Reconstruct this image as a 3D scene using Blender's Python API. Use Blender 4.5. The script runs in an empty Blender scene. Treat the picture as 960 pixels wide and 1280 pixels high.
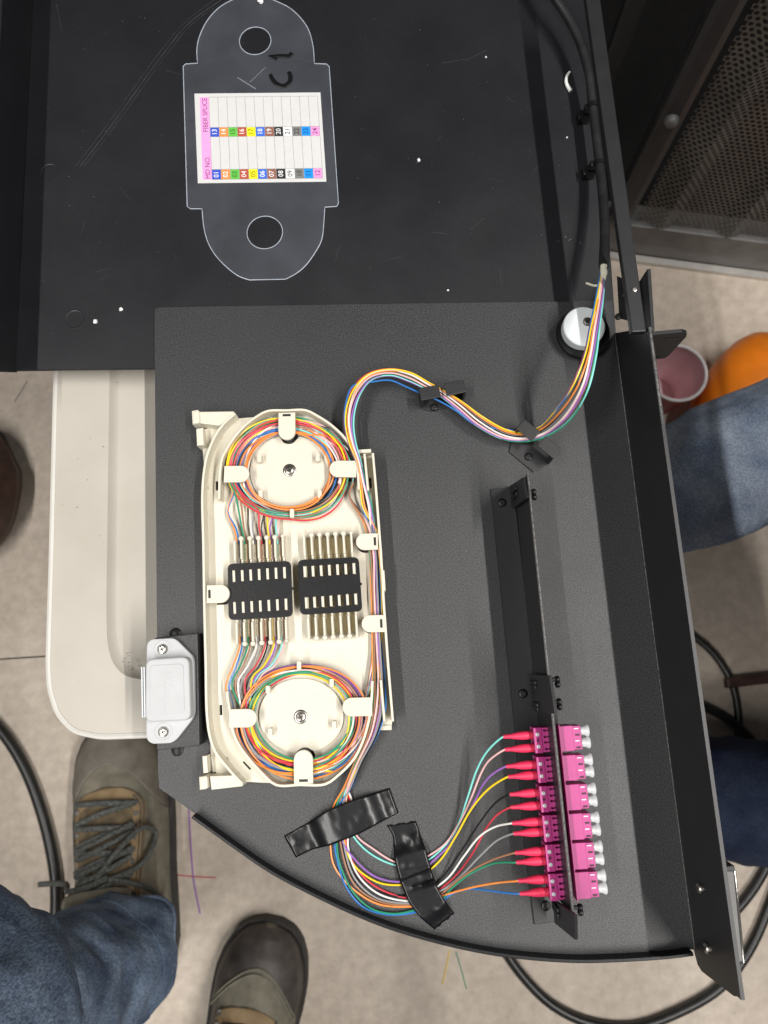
import bpy, bmesh, math, random
from mathutils import Vector, Matrix, noise
random.seed(7)
S = bpy.context.scene
COL = S.collection
R = math.radians

# ------------------------------------------------------------------ camera
H = 0.36                      # camera height over the tray sheet
FPX = 960.0
_dn = Vector((17, -180, -960)).normalized()
_zc = -_dn
_vy = Vector((-348, 5010, -960))
_yc = (_vy - _zc * _vy.dot(_zc)).normalized()
_xc = _yc.cross(_zc)
MW = Matrix((_xc, _yc, _zc))  # camera axes -> world
cam_d = bpy.data.cameras.new('camera')
cam = bpy.data.objects.new('camera', cam_d); COL.objects.link(cam)
cam_d.sensor_fit = 'VERTICAL'; cam_d.sensor_height = 36; cam_d.sensor_width = 36
cam_d.lens = 27.0
cam_d.clip_start = 0.01; cam_d.clip_end = 50
cam.matrix_world = Matrix.Translation((0, 0, H)) @ MW.to_4x4()
cam_d.dof.use_dof = True; cam_d.dof.focus_distance = 0.355; cam_d.dof.aperture_fstop = 16.0
S.camera = cam
S.view_settings.view_transform = 'Standard'; S.view_settings.look = 'None'
S.view_settings.exposure = 0.0; S.view_settings.gamma = 1.0
S.view_settings.use_curve_mapping = False

# ------------------------------------------------------------------ light: indoor, two rows of ceiling tubes and a dim room
W = bpy.data.worlds.new('World'); S.world = W; W.use_nodes = True
W.node_tree.nodes['Background'].inputs[0].default_value = (0.93, 0.96, 1.0, 1)
W.node_tree.nodes['Background'].inputs[1].default_value = 0.035
def strip(name, loc, length, width, power, col=(1, 0.97, 0.93)):
    l = bpy.data.lights.new(name, 'AREA'); l.shape = 'RECTANGLE'
    l.size = width; l.size_y = length; l.energy = power; l.color = col
    o = bpy.data.objects.new(name, l); COL.objects.link(o); o.location = loc
    d = Vector((0, 0, 0)) - Vector(loc)
    o.rotation_euler = (0, math.atan2(-d.x, -d.z), 0)
    return o
strip('ceiling_tube_light', (0.94, -0.45, 1.9), 1.9, 0.035, 58)
strip('ceiling_tube_light', (-0.86, -0.55, 1.9), 1.9, 0.035, 42)

# ------------------------------------------------------------------ helpers
def ray(u, v):
    return MW @ Vector(((u - 480) / FPX, -(v - 640) / FPX, -1))
def P(u, v, z=0.0):
    w = ray(u, v); t = (z - H) / w.z
    return Vector((0, 0, H)) + w * t
def PV(u, v, A, n):           # point of a vertical plane (through A, normal n) seen at a place of the picture
    w = ray(u, v); o = Vector((0, 0, H)); t = (A - o).dot(n) / w.dot(n)
    return o + w * t
def PX(px, z):
    return [P(u, v, z) for u, v in px]

def nd(nt, t, **k):
    n = nt.nodes.new(t)
    for a, b in k.items(): setattr(n, a, b)
    return n
def mat(name, col, rough=0.5, metal=0.0, rvar=0, var=0.08, scale=60, bump=0.0, bscale=800, spec=0.5, col2=None, alpha=1.0, trans=0.0, bdist=0.0003, detail=4, sss=0, coat=0):
    m = bpy.data.materials.new(name); m.use_nodes = True
    nt = m.node_tree; b = nt.nodes['Principled BSDF']
    b.inputs['Roughness'].default_value = rough; b.inputs['Metallic'].default_value = metal
    b.inputs['Specular IOR Level'].default_value = spec
    b.inputs['Alpha'].default_value = alpha
    b.inputs['Transmission Weight'].default_value = trans
    b.inputs['Coat Weight'].default_value = coat
    if sss:
        b.inputs['Subsurface Weight'].default_value = sss
        b.inputs['Subsurface Radius'].default_value = (1, .8, .5); b.inputs['Subsurface Scale'].default_value = 0.001
    tc = nd(nt, 'ShaderNodeTexCoord')
    nz = nd(nt, 'ShaderNodeTexNoise'); nz.inputs['Scale'].default_value = scale; nz.inputs['Detail'].default_value = detail
    nt.links.new(tc.outputs['Object'], nz.inputs['Vector'])
    cr = nd(nt, 'ShaderNodeValToRGB')
    c2 = col2 or tuple(min(1, c * (1 + var)) for c in col)
    c1 = col if col2 else tuple(c * (1 - var) for c in col)
    cr.color_ramp.elements[0].color = (*c1, 1); cr.color_ramp.elements[1].color = (*c2, 1)
    cr.color_ramp.elements[0].position = 0.32; cr.color_ramp.elements[1].position = 0.68
    nt.links.new(nz.outputs[0], cr.inputs[0]); nt.links.new(cr.outputs[0], b.inputs['Base Color'])
    if rvar:
        n3 = nd(nt, 'ShaderNodeTexNoise'); n3.inputs['Scale'].default_value = 9; n3.inputs['Detail'].default_value = 7; n3.inputs['Roughness'].default_value = .65
        nt.links.new(tc.outputs['Object'], n3.inputs['Vector'])
        mr = nd(nt, 'ShaderNodeMapRange'); mr.inputs[1].default_value = .3; mr.inputs[2].default_value = .7
        mr.inputs[3].default_value = rough - rvar; mr.inputs[4].default_value = rough + rvar
        nt.links.new(n3.outputs[0], mr.inputs[0]); nt.links.new(mr.outputs[0], b.inputs['Roughness'])
    if bump:
        n2 = nd(nt, 'ShaderNodeTexNoise'); n2.inputs['Scale'].default_value = bscale; n2.inputs['Detail'].default_value = 2
        nt.links.new(tc.outputs['Object'], n2.inputs['Vector'])
        bp = nd(nt, 'ShaderNodeBump'); bp.inputs['Strength'].default_value = bump; bp.inputs['Distance'].default_value = bdist
        nt.links.new(n2.outputs[0], bp.inputs['Height']); nt.links.new(bp.outputs[0], b.inputs['Normal'])
    return m

M = {}
M['tray'] = mat('textured_black_powder_coat', (0.012, 0.0125, 0.0135), 0.44, rvar=.07, scale=1900, col2=(0.045, 0.046, 0.049), bump=0.4, bscale=2600, bdist=0.0003, detail=0)
M['chassis'] = mat('smooth_black_paint', (0.011, 0.0115, 0.014), 0.40, rvar=.07, var=.12, scale=40, bump=0.3, bscale=1700, bdist=0.0002)
M['panel'] = mat('black_panel_paint', (0.013, 0.013, 0.0145), 0.45, var=.15, scale=90, bump=0.2, bscale=1600, bdist=0.0002)
M['edge'] = mat('worn_black_edge', (0.05, 0.05, 0.05), 0.4, col2=(0.22, 0.21, 0.2), scale=900)
M['black'] = mat('black_plastic', (0.007, 0.007, 0.008), 0.40, spec=.28, var=.2, scale=300, bump=0.15, bscale=700)
M['rubber'] = mat('black_rubber', (0.012, 0.012, 0.013), 0.55, var=.2, scale=150, bump=.2, bscale=500)
M['cream'] = mat('cream_plastic', (0.66, 0.62, 0.515), 0.45, var=.025, scale=90, bump=0.08, bscale=400, sss=0.15)
M['white'] = mat('white_plastic', (0.64, 0.66, 0.68), 0.35, var=.02, scale=150, sss=0.15)
M['catch'] = mat('pale_grey_plastic', (0.485, 0.495, 0.505), 0.55, spec=.3, var=.03, scale=150, bump=.04, bscale=500)
M['milky'] = mat('milky_white_nylon', (0.60, 0.64, 0.66), 0.5, spec=.3, var=.04, scale=60)
M['steel'] = mat('bright_steel', (0.55, 0.53, 0.49), 0.3, metal=1, var=.08, scale=500)
M['alu'] = mat('brushed_grey_aluminium', (0.30, 0.30, 0.31), 0.42, metal=.8, var=.2, scale=60)
M['alu2'] = mat('dull_grey_knob', (0.07, 0.068, 0.066), 0.5)
M['capmat'] = mat('frosted_white_cap', (0.52, 0.54, 0.55), 0.35, var=.06, scale=300, sss=.3)
M['darksteel'] = mat('grey_steel_screw', (0.33, 0.31, 0.28), 0.3, metal=1, var=.1, scale=500)
M['recess'] = mat('screw_recess', (0.03, 0.028, 0.025), 0.5, metal=.6)
M['magenta'] = mat('magenta_plastic', (0.43, 0.034, 0.205), 0.38, var=.06, scale=200, bump=.05, bscale=700)
M['magenta2'] = mat('deep_magenta_plastic', (0.44, 0.035, 0.215), 0.38, var=.08, scale=200)
M['slot'] = mat('dark_opening', (0.06, 0.004, 0.03), 0.6)
M['boot'] = mat('red_pink_rubber', (0.70, 0.03, 0.095), 0.45, var=.06, scale=300, sss=.1)
M['tape'] = mat('black_vinyl_tape', (0.006, 0.006, 0.007), 0.30, spec=.4, var=.3, scale=160, bump=0.3, bscale=220, bdist=0.0004)
M['card'] = mat('white_card', (0.60, 0.60, 0.60), 0.6, var=.02, scale=200)
M['ink'] = mat('grey_print_line', (0.16, 0.16, 0.16), 0.7)
M['marker'] = mat('black_marker_ink', (0.005, 0.005, 0.006), 0.35)
M['sheet'] = mat('clear_plastic_sheet', (0.42, 0.46, 0.55), 0.14, var=.25, scale=35, alpha=0.045, spec=0.6)
M['sheet_edge'] = mat('clear_plastic_cut_edge', (0.62, 0.68, 0.78), 0.3, var=.15, scale=300, alpha=0.6)
M['sleeve'] = mat('clear_shrink_sleeve', (0.50, 0.41, 0.26), 0.12, var=.1, scale=400, alpha=0.42)
M['strip'] = mat('pale_yarn_wrap', (0.75, 0.74, 0.60), 0.6, var=.1, scale=900)
M['table'] = mat('beige_moulded_plastic', (0.385, 0.355, 0.305), 0.5, col2=(0.445, 0.415, 0.365), scale=18, bump=.12, bscale=300, detail=8)
M['tablerim'] = mat('beige_plastic_rim', (0.56, 0.54, 0.50), 0.45, var=.03, scale=100)
M['cabinet'] = mat('black_cabinet_steel', (0.004, 0.0036, 0.0036), 0.6, spec=.2, var=.2, scale=60)
M['mesh'] = mat('brown_black_perforated_steel', (0.075, 0.066, 0.057), 0.45, metal=.2, var=.25, scale=25)
M['rail'] = mat('grey_plinth_steel', (0.12, 0.116, 0.112), 0.45, var=.2, scale=40)
M['railedge'] = mat('bright_plinth_edge', (0.55, 0.53, 0.5), 0.3, metal=.5)
M['cable'] = mat('black_cable_jacket', (0.014, 0.014, 0.015), 0.4, var=.3, scale=120, bump=.15, bscale=400)
M['floorcable'] = mat('dark_grey_floor_cable', (0.020, 0.020, 0.019), 0.38, var=.3, scale=60)
M['brown'] = mat('brown_leather_strap', (0.06, 0.03, 0.022), 0.5, var=.3, scale=80)
M['pink'] = mat('pink_cup_lining', (0.88, 0.64, 0.67), 0.35, var=.05, scale=40)
M['cupwhite'] = mat('white_cup_rim', (0.78, 0.74, 0.74), 0.4)
M['cupred'] = mat('red_cup_outside', (0.42, 0.04, 0.05), 0.4)
M['orange'] = mat('orange_plastic', (0.85, 0.22, 0.012), 0.4, var=.1, scale=30)
M['violetdot'] = mat('violet_cap', (0.35, 0.15, 0.6), 0.4)
M['suede'] = mat('olive_grey_suede', (0.14, 0.128, 0.096), 0.9, col2=(0.24, 0.218, 0.168), scale=60, bump=.3, bscale=900, bdist=.001, detail=6)
M['toecap'] = mat('taupe_rubber_toe', (0.13, 0.117, 0.096), 0.75, col2=(0.215, 0.192, 0.158), scale=50, bump=.12, bscale=500)
M['toedark'] = mat('dark_worn_leather_toe', (0.035, 0.029, 0.026), 0.6, col2=(0.095, 0.082, 0.073), scale=45, bump=.15, bscale=400)
M['tan'] = mat('tan_suede', (0.24, 0.165, 0.085), 0.85, col2=(0.33, 0.235, 0.13), scale=70, bump=.3, bscale=900, bdist=.001)
M['tonguefab'] = mat('brown_tongue_fabric', (0.10, 0.075, 0.045), 0.9, col2=(0.19, 0.14, 0.08), scale=90, bump=.3, bscale=700)
M['lace'] = mat('dark_grey_lace', (0.03, 0.032, 0.03), 0.8, col2=(0.13, 0.135, 0.125), scale=420, bump=.4, bscale=600, bdist=.001)
M['sole'] = mat('dark_sole_rubber', (0.03, 0.027, 0.024), 0.7, var=.3, scale=60)
M['collar'] = mat('black_boot_lining', (0.008, 0.008, 0.008), 0.7)
M['crumb'] = mat('white_plastic_crumb', (0.75, 0.75, 0.74), 0.5, var=.1, scale=900)
def denim(name, c1, c2):
    m = mat(name, c1, 0.9, col2=c2, scale=30, detail=9, spec=.08)
    nt = m.node_tree; b = nt.nodes['Principled BSDF']
    l0 = b.inputs['Base Color'].links[0]; src = l0.from_socket
    tq = nd(nt, 'ShaderNodeTexCoord'); mp = nd(nt, 'ShaderNodeMapping'); mp.inputs['Scale'].default_value = (1, 1, .35); mp.inputs['Rotation'].default_value = (.6, .5, .8)
    nq = nd(nt, 'ShaderNodeTexNoise'); nq.inputs['Scale'].default_value = 850; nq.inputs['Detail'].default_value = 2
    nt.links.new(tq.outputs['Object'], mp.inputs[0]); nt.links.new(mp.outputs[0], nq.inputs['Vector'])
    rq = nd(nt, 'ShaderNodeValToRGB'); rq.color_ramp.elements[0].position = .38; rq.color_ramp.elements[1].position = .62
    rq.color_ramp.elements[0].color = (.72, .72, .74, 1); rq.color_ramp.elements[1].color = (1.28, 1.28, 1.26, 1)
    nt.links.new(nq.outputs[0], rq.inputs[0])
    mq = nd(nt, 'ShaderNodeMix', data_type='RGBA', blend_type='MULTIPLY'); mq.inputs[0].default_value = 1
    nt.links.new(src, mq.inputs[6]); nt.links.new(rq.outputs[0], mq.inputs[7]); nt.links.new(mq.outputs[2], b.inputs['Base Color'])
    tc = nd(nt, 'ShaderNodeTexCoord'); w = nd(nt, 'ShaderNodeTexNoise'); w.inputs['Scale'].default_value = 700; w.inputs['Detail'].default_value = 3
    nt.links.new(tc.outputs['Object'], w.inputs['Vector'])
    n = nd(nt, 'ShaderNodeTexNoise'); n.inputs['Scale'].default_value = 15; n.inputs['Detail'].default_value = 5; n.inputs['Distortion'].default_value = 1.2
    nt.links.new(tc.outputs['Object'], n.inputs['Vector'])
    add = nd(nt, 'ShaderNodeMath', operation='MULTIPLY_ADD'); add.inputs[1].default_value = 0.10
    nt.links.new(w.outputs[0], add.inputs[0]); nt.links.new(n.outputs[0], add.inputs[2])
    bp = nd(nt, 'ShaderNodeBump'); bp.inputs['Strength'].default_value = .8; bp.inputs['Distance'].default_value = .008
    nt.links.new(add.outputs[0], bp.inputs['Height']); nt.links.new(bp.outputs[0], b.inputs['Normal'])
    return m
M['jeans'] = denim('dark_blue_denim', (0.055, 0.078, 0.125), (0.17, 0.225, 0.31))
M['jeans2'] = denim('faded_blue_denim', (0.15, 0.19, 0.27), (0.30, 0.35, 0.43))
M['jeans_shaded'] = denim('shaded_denim', (0.016, 0.022, 0.045), (0.03, 0.04, 0.07))  # denim with shade put into its colour for the lower-right leg; torso reuses it

FIB = [('blue', (0.03, 0.17, 0.50)), ('orange', (0.82, 0.27, 0.06)), ('green', (0.03, 0.27, 0.15)), ('brown', (0.33, 0.16, 0.09)),
       ('slate', (0.27, 0.27, 0.28)), ('white', (0.78, 0.77, 0.74)), ('red', (0.60, 0.055, 0.075)), ('black', (0.014, 0.014, 0.016)),
       ('yellow', (0.86, 0.60, 0.015)), ('violet', (0.30, 0.13, 0.46)), ('rose', (0.78, 0.46, 0.46)), ('aqua', (0.22, 0.66, 0.60))]
for n_, c_ in FIB: M['fib_' + n_] = mat(n_ + '_fibre_jacket', c_, 0.33, var=.05, scale=200)

# concrete
def concrete():
    m = bpy.data.materials.new('concrete_floor'); m.use_nodes = True
    nt = m.node_tree; b = nt.nodes['Principled BSDF']; b.inputs['Roughness'].default_value = 0.6
    tc = nd(nt, 'ShaderNodeTexCoord')
    a = nd(nt, 'ShaderNodeTexNoise'); a.inputs['Scale'].default_value = 7; a.inputs['Detail'].default_value = 9; a.inputs['Roughness'].default_value = .62
    c = nd(nt, 'ShaderNodeTexNoise'); c.inputs['Scale'].default_value = 75; c.inputs['Detail'].default_value = 6; c.inputs['Roughness'].default_value = .6
    v = nd(nt, 'ShaderNodeTexVoronoi'); v.inputs['Scale'].default_value = 38
    for t in (a, c, v): nt.links.new(tc.outputs['Object'], t.inputs['Vector'])
    r1 = nd(nt, 'ShaderNodeValToRGB'); e = r1.color_ramp.elements
    e[0].position = .3; e[0].color = (0.50, 0.425, 0.35, 1); e[1].position = .72; e[1].color = (0.63, 0.55, 0.465, 1)
    nt.links.new(a.outputs[0], r1.inputs[0])
    r2 = nd(nt, 'ShaderNodeValToRGB'); e = r2.color_ramp.elements
    e[0].position = .35; e[0].color = (0.86, 0.85, 0.84, 1); e[1].position = .70; e[1].color = (1.10, 1.10, 1.10, 1)
    nt.links.new(c.outputs[0], r2.inputs[0])
    mx = nd(nt, 'ShaderNodeMix', data_type='RGBA', blend_type='MULTIPLY'); mx.inputs[0].default_value = 1
    nt.links.new(r1.outputs[0], mx.inputs[6]); nt.links.new(r2.outputs[0], mx.inputs[7])
    r3 = nd(nt, 'ShaderNodeValToRGB'); e = r3.color_ramp.elements
    e[0].position = .03; e[0].color = (0.55, 0.5, 0.45, 1); e[1].position = .085; e[1].color = (1, 1, 1, 1)
    nt.links.new(v.outputs[0], r3.inputs[0])
    m2 = nd(nt, 'ShaderNodeMix', data_type='RGBA', blend_type='MULTIPLY'); m2.inputs[0].default_value = .3
    nt.links.new(mx.outputs[2], m2.inputs[6]); nt.links.new(r3.outputs[0], m2.inputs[7])
    nt.links.new(m2.outputs[2], b.inputs['Base Color'])
    bp = nd(nt, 'ShaderNodeBump'); bp.inputs['Strength'].default_value = .25; bp.inputs['Distance'].default_value = .002
    nt.links.new(c.outputs[0], bp.inputs['Height']); nt.links.new(bp.outputs[0], b.inputs['Normal'])
    return m
M['floor'] = concrete()

# --- object plumbing
def tagit(o, label=None, cat=None, group=None, kind=None):
    if label: o['label'] = label
    if cat: o['category'] = cat
    if group: o['group'] = group
    if kind: o['kind'] = kind
    return o
def thing(name, loc, label, cat, group=None):
    o = bpy.data.objects.new(name, None); COL.objects.link(o); o.location = loc
    o.empty_display_size = 0.01
    return tagit(o, label, cat, group)
def root_of(o):
    while o.parent: o = o.parent
    return o
def obj(name, geo, m, parent=None, smooth=False, loc=None):
    """geo: (verts, faces) in world space, or a bmesh in world space"""
    me = bpy.data.meshes.new(name)
    org = Vector((0, 0, 0))
    if parent is not None: org = Vector(root_of(parent).location)
    elif loc is not None: org = Vector(loc)
    if isinstance(geo, bmesh.types.BMesh):
        bmesh.ops.translate(geo, verts=geo.verts, vec=-org)
        bmesh.ops.recalc_face_normals(geo, faces=geo.faces)
        geo.to_mesh(me); geo.free()
    else:
        vs, fs = geo
        me.from_pydata([Vector(v) - org for v in vs], [], fs)
        me.update()
    ms = m if isinstance(m, (list, tuple)) else [m]
    for x in ms: me.materials.append(M[x] if isinstance(x, str) else x)
    if smooth:
        for p in me.polygons: p.use_smooth = True
        me.set_sharp_from_angle(angle=R(38))
    o = bpy.data.objects.new(name, me); COL.objects.link(o)
    if parent is not None: o.parent = parent
    else: o.location = org
    return o
def dup(o, parent, off=(0, 0, 0)):
    c = o.copy(); COL.objects.link(c); c.parent = parent; c.location = Vector(o.location) + Vector(off)
    return c

def merge(*geos):
    vs, fs = [], []
    for v, f in geos:
        k = len(vs); vs += list(v); fs += [tuple(i + k for i in q) for q in f]
    return vs, fs
def plate(pts, z0, z1, bev=0.0, seg=2):
    """vertical prism over a plan outline (pts world, xy used)"""
    bm = bmesh.new()
    top = [bm.verts.new((p[0], p[1], z1)) for p in pts]
    f = bm.faces.new(top)
    r = bmesh.ops.extrude_face_region(bm, geom=[f])
    vv = [g for g in r['geom'] if isinstance(g, bmesh.types.BMVert)]
    for v in vv: v.co.z = z0
    bmesh.ops.recalc_face_normals(bm, faces=bm.faces)
    if bev:
        es = [e for e in bm.edges if abs(e.verts[0].co.z - z1) < 1e-7 and abs(e.verts[1].co.z - z1) < 1e-7 and abs(e.calc_face_angle(0)) > .5]
        try: bmesh.ops.bevel(bm, geom=es, offset=bev, segments=seg, profile=.6, affect='EDGES', clamp_overlap=True)
        except Exception: pass
    return bm
def vslab(pts, n, th):
    """slab from a planar outline in 3D, thickness th along n (both ways half)"""
    bm = bmesh.new(); n = Vector(n).normalized() * th
    f = bm.faces.new([bm.verts.new(Vector(p)) for p in pts])
    r = bmesh.ops.extrude_face_region(bm, geom=[f])
    for g in r['geom']:
        if isinstance(g, bmesh.types.BMVert): g.co += n
    bmesh.ops.recalc_face_normals(bm, faces=bm.faces)
    return bm
def bmbevel(bm, off, seg=2, ang=0.6):
    es = [e for e in bm.edges if len(e.link_faces) == 2 and e.calc_face_angle(0) > ang]
    bmesh.ops.bevel(bm, geom=es, offset=off, segments=seg, profile=.6, affect='EDGES', clamp_overlap=True)
    return bm
def box(c, ax, ay, az, lx, ly, lz, bev=0):
    bm = bmesh.new(); r = bmesh.ops.create_cube(bm, size=1)
    mtx = Matrix((Vector(ax) * lx, Vector(ay) * ly, Vector(az) * lz)).transposed().to_4x4(); mtx.translation = Vector(c)
    bmesh.ops.transform(bm, matrix=mtx, verts=bm.verts)
    if bev: bmbevel(bm, bev)
    return bm
def bmjoin(bms):
    out = bmesh.new()
    for b in bms:
        me = bpy.data.meshes.new('t'); b.to_mesh(me); b.free(); out.from_mesh(me); bpy.data.meshes.remove(me)
    return out
def smoothpath(pts, step):
    """centripetal-ish catmull rom, resampled"""
    pts = [Vector(p) for p in pts]; out = []
    q = [pts[0] * 2 - pts[1]] + pts + [pts[-1] * 2 - pts[-2]]
    for i in range(1, len(q) - 2):
        p0, p1, p2, p3 = q[i - 1], q[i], q[i + 1], q[i + 2]
        a, b, c = [max((x - y).length, 1e-6) ** .5 for x, y in ((p1, p0), (p2, p1), (p3, p2))]
        m1 = ((p1 - p0) / a - (p2 - p0) / (a + b) + (p2 - p1) / b) * b
        m2 = ((p2 - p1) / b - (p3 - p1) / (b + c) + (p3 - p2) / c) * b
        k = max(2, int((p2 - p1).length / step))
        for j in range(k):
            t = j / k
            out.append(p1 * (2 * t**3 - 3 * t**2 + 1) + m1 * (t**3 - 2 * t**2 + t) + p2 * (-2 * t**3 + 3 * t**2) + m2 * (t**3 - t**2))
    out.append(pts[-1]); return out
def tube(pts, r, n=6, step=None, cap=True, flat=1.0):
    if step: pts = smoothpath(pts, step)
    pts = [Vector(p) for p in pts]
    vs, fs = [], []; up = None
    N = len(pts)
    for i, p in enumerate(pts):
        t = (pts[min(i + 1, N - 1)] - pts[max(i - 1, 0)])
        if t.length < 1e-9: t = Vector((1, 0, 0))
        t.normalize()
        if up is None:
            up = Vector((0, 0, 1)) if abs(t.z) < .9 else Vector((1, 0, 0))
        s = t.cross(up); s.normalize(); up = s.cross(t).normalized()
        rr = r(i / (N - 1)) if callable(r) else r
        for k in range(n):
            a = 2 * math.pi * k / n
            vs.append(p + s * math.cos(a) * rr + up * math.sin(a) * rr * flat)
    for i in range(N - 1):
        for k in range(n):
            a, b = i * n + k, i * n + (k + 1) % n
            fs.append((a, b, b + n, a + n))
    if cap:
        fs.append(tuple(range(n))[::-1]); fs.append(tuple(range((N - 1) * n, N * n)))
    return vs, fs
def lathe(c, prof, n=28, axis=(0, 0, 1), ref=None):
    """profile [(r, h)] turned round axis"""
    a = Vector(axis).normalized(); s = Vector(ref) if ref else (Vector((1, 0, 0)) if abs(a.x) < .9 else Vector((0, 1, 0)))
    s = (s - a * s.dot(a)).normalized(); t = a.cross(s); c = Vector(c)
    vs, fs = [], []
    for r, h in prof:
        for k in range(n):
            w = 2 * math.pi * k / n
            vs.append(c + a * h + s * r * math.cos(w) + t * r * math.sin(w))
    for i in range(len(prof) - 1):
        for k in range(n):
            p, q = i * n + k, i * n + (k + 1) % n
            fs.append((p, q, q + n, p + n))
    fs.append(tuple(range(n))[::-1]); fs.append(tuple(range((len(prof) - 1) * n, len(prof) * n)))
    return vs, fs
def wall(path, th, z0, z1, side=0):
    """thin standing wall along a plan path (world points), mitred; rounded top"""
    pts = [Vector((p[0], p[1], 0)) for p in path]; N = len(pts); L, Rr = [], []
    for i, p in enumerate(pts):
        t = (pts[min(i + 1, N - 1)] - pts[max(i - 1, 0)]).normalized(); s = Vector((-t.y, t.x, 0))
        L.append(p + s * th / 2); Rr.append(p - s * th / 2)
    bm = plate(L + Rr[::-1], z0, z1, bev=th * .22, seg=2)
    return bm
def holed(outer, holes, z0, z1):
    """prism with through holes; outlines are world xy lists"""
    bm = bmesh.new(); es = []
    for loop in [outer] + holes:
        vv = [bm.verts.new((p[0], p[1], z1)) for p in loop]
        for i in range(len(vv)): es.append(bm.edges.new((vv[i], vv[(i + 1) % len(vv)])))
    bmesh.ops.triangle_fill(bm, use_beauty=True, use_dissolve=False, edges=es)
    # drop triangles inside holes
    def inside(p, poly):
        c = False; j = len(poly) - 1
        for i in range(len(poly)):
            xi, yi, xj, yj = poly[i][0], poly[i][1], poly[j][0], poly[j][1]
            if (yi > p.y) != (yj > p.y) and p.x < (xj - xi) * (p.y - yi) / (yj - yi) + xi: c = not c
            j = i
        return c
    kill = [f for f in bm.faces if any(inside(f.calc_center_median(), h) for h in holes) or not inside(f.calc_center_median(), outer)]
    if kill: bmesh.ops.delete(bm, geom=kill, context='FACES')
    r = bmesh.ops.extrude_face_region(bm, geom=list(bm.faces))
    for g in r['geom']:
        if isinstance(g, bmesh.types.BMVert): g.co.z = z0
    bmesh.ops.recalc_face_normals(bm, faces=bm.faces)
    return bm
def inpoly(p, poly):
    c = False; j = len(poly) - 1
    for i in range(len(poly)):
        xi, yi, xj, yj = poly[i][0], poly[i][1], poly[j][0], poly[j][1]
        if (yi > p.y) != (yj > p.y) and p.x < (xj - xi) * (p.y - yi) / (yj - yi) + xi: c = not c
        j = i
    return c
def circ(c, r, n=32, rx=None, a0=0):
    rx = rx or r
    return [(c[0] + r * math.cos(a0 + 2 * math.pi * k / n), c[1] + rx * math.sin(a0 + 2 * math.pi * k / n)) for k in range(n)]
def rounded(pts, r, k=4):
    """round the corners of a plan polygon (world)"""
    out = []; N = len(pts)
    for i in range(N):
        p, a, b = Vector(pts[i][:2]), Vector(pts[i - 1][:2]), Vector(pts[(i + 1) % N][:2])
        da, db = (a - p), (b - p); rr = min(r, da.length * .48, db.length * .48)
        s, e = p + da.normalized() * rr, p + db.normalized() * rr
        for j in range(k + 1):
            t = j / k; out.append(((1 - t)**2 * s + 2 * t * (1 - t) * p + t * t * e)[:])
    return out
def screw(parent, c, r, m='steel', h=0.001, name='screw', cross=True, axis=(0, 0, 1), washer=None):
    a = Vector(axis).normalized()
    if washer:
        obj('washer', lathe(c, [(washer, 0), (washer, .0004), (washer * .9, .0006), (r, .0006)], 28, a), 'darksteel', parent, True)
    s = obj(name, lathe(c, [(r, 0), (r, h * .45), (r * .85, h * .85), (r * .55, h), (r * .5, h)], 24, a), m, parent, False)
    if cross:
        x = Vector((1, 0.4, 0)); x = (x - a * x.dot(a)).normalized(); y = a.cross(x)
        bms = [box(Vector(c) + a * (h + .00002), x, y, a, r * 1.05, r * .24, .0001), box(Vector(c) + a * (h + .00003), y, x, a, r * 1.05, r * .24, .0001)]
        if s.parent and s.parent.parent is None: obj('cross_recess', bmjoin(bms), 'recess', s)
    return s
def loft(rings, cap=True):
    vs, fs = [], []; n = len(rings[0])
    for r in rings: vs += r
    for i in range(len(rings) - 1):
        for k in range(n):
            a, b = i * n + k, i * n + (k + 1) % n
            fs.append((a, b, b + n, a + n))
    if cap: fs.append(tuple(range(n))[::-1]); fs.append(tuple(range((len(rings) - 1) * n, len(rings) * n)))
    return vs, fs
_textc = {}
def text(name, body, c, ux, uy, size, m, parent, align='CENTER', ext=0.00003):
    """flat lettering: ux reading direction, uy up direction of the letters"""
    cu = bpy.data.curves.new('t', 'FONT'); cu.body = body; cu.size = size; cu.extrude = ext; cu.offset = .00002 if body.isdigit() else 0; cu.resolution_u = 3
    cu.align_x = align; cu.align_y = 'CENTER'
    o = bpy.data.objects.new('t', cu); COL.objects.link(o)
    me = bpy.data.meshes.new_from_object(o.evaluated_get(bpy.context.evaluated_depsgraph_get()))
    bpy.data.objects.remove(o); bpy.data.curves.remove(cu)
    ux, uy = Vector(ux).normalized(), Vector(uy).normalized(); uz = ux.cross(uy)
    mt = Matrix((ux, uy, uz)).transposed().to_4x4(); mt.translation = Vector(c) - Vector(root_of(parent).location)
    me.transform(mt); me.materials.clear(); me.materials.append(M[m] if isinstance(m, str) else m)
    o = bpy.data.objects.new(name, me); COL.objects.link(o); o.parent = parent
    return o

ZF = -0.60     # floor level
# ================================================================== SETTING: floor with a saw-cut joint
j0, j1 = P(0, 824, ZF), P(62, 820, ZF)
jd = (j1 - j0).normalized(); jn = Vector((-jd.y, jd.x, 0))
e_ = j1 + jd * .03
fpts = [Vector((-7, -7, 0)), Vector((7, -7, 0)), Vector((7, 7, 0)), Vector((-7, 7, 0)), j0 - jd * 6.6 + jn * .0011, e_ + jn * .0009, e_ - jn * .0009, j0 - jd * 6.6 - jn * .0011]
fpts[4].x = fpts[7].x = -7
fpts = [fpts[0], fpts[1], fpts[2], fpts[3], fpts[4], fpts[5], fpts[6], fpts[7]]
o = obj('concrete_floor', plate(fpts, ZF - .05, ZF), 'floor'); tagit(o, kind='structure')
o = obj('subfloor', box((0, 0, ZF - .06), (1, 0, 0), (0, 1, 0), (0, 0, 1), 14, 14, .015), 'sole'); tagit(o, kind='structure')

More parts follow.
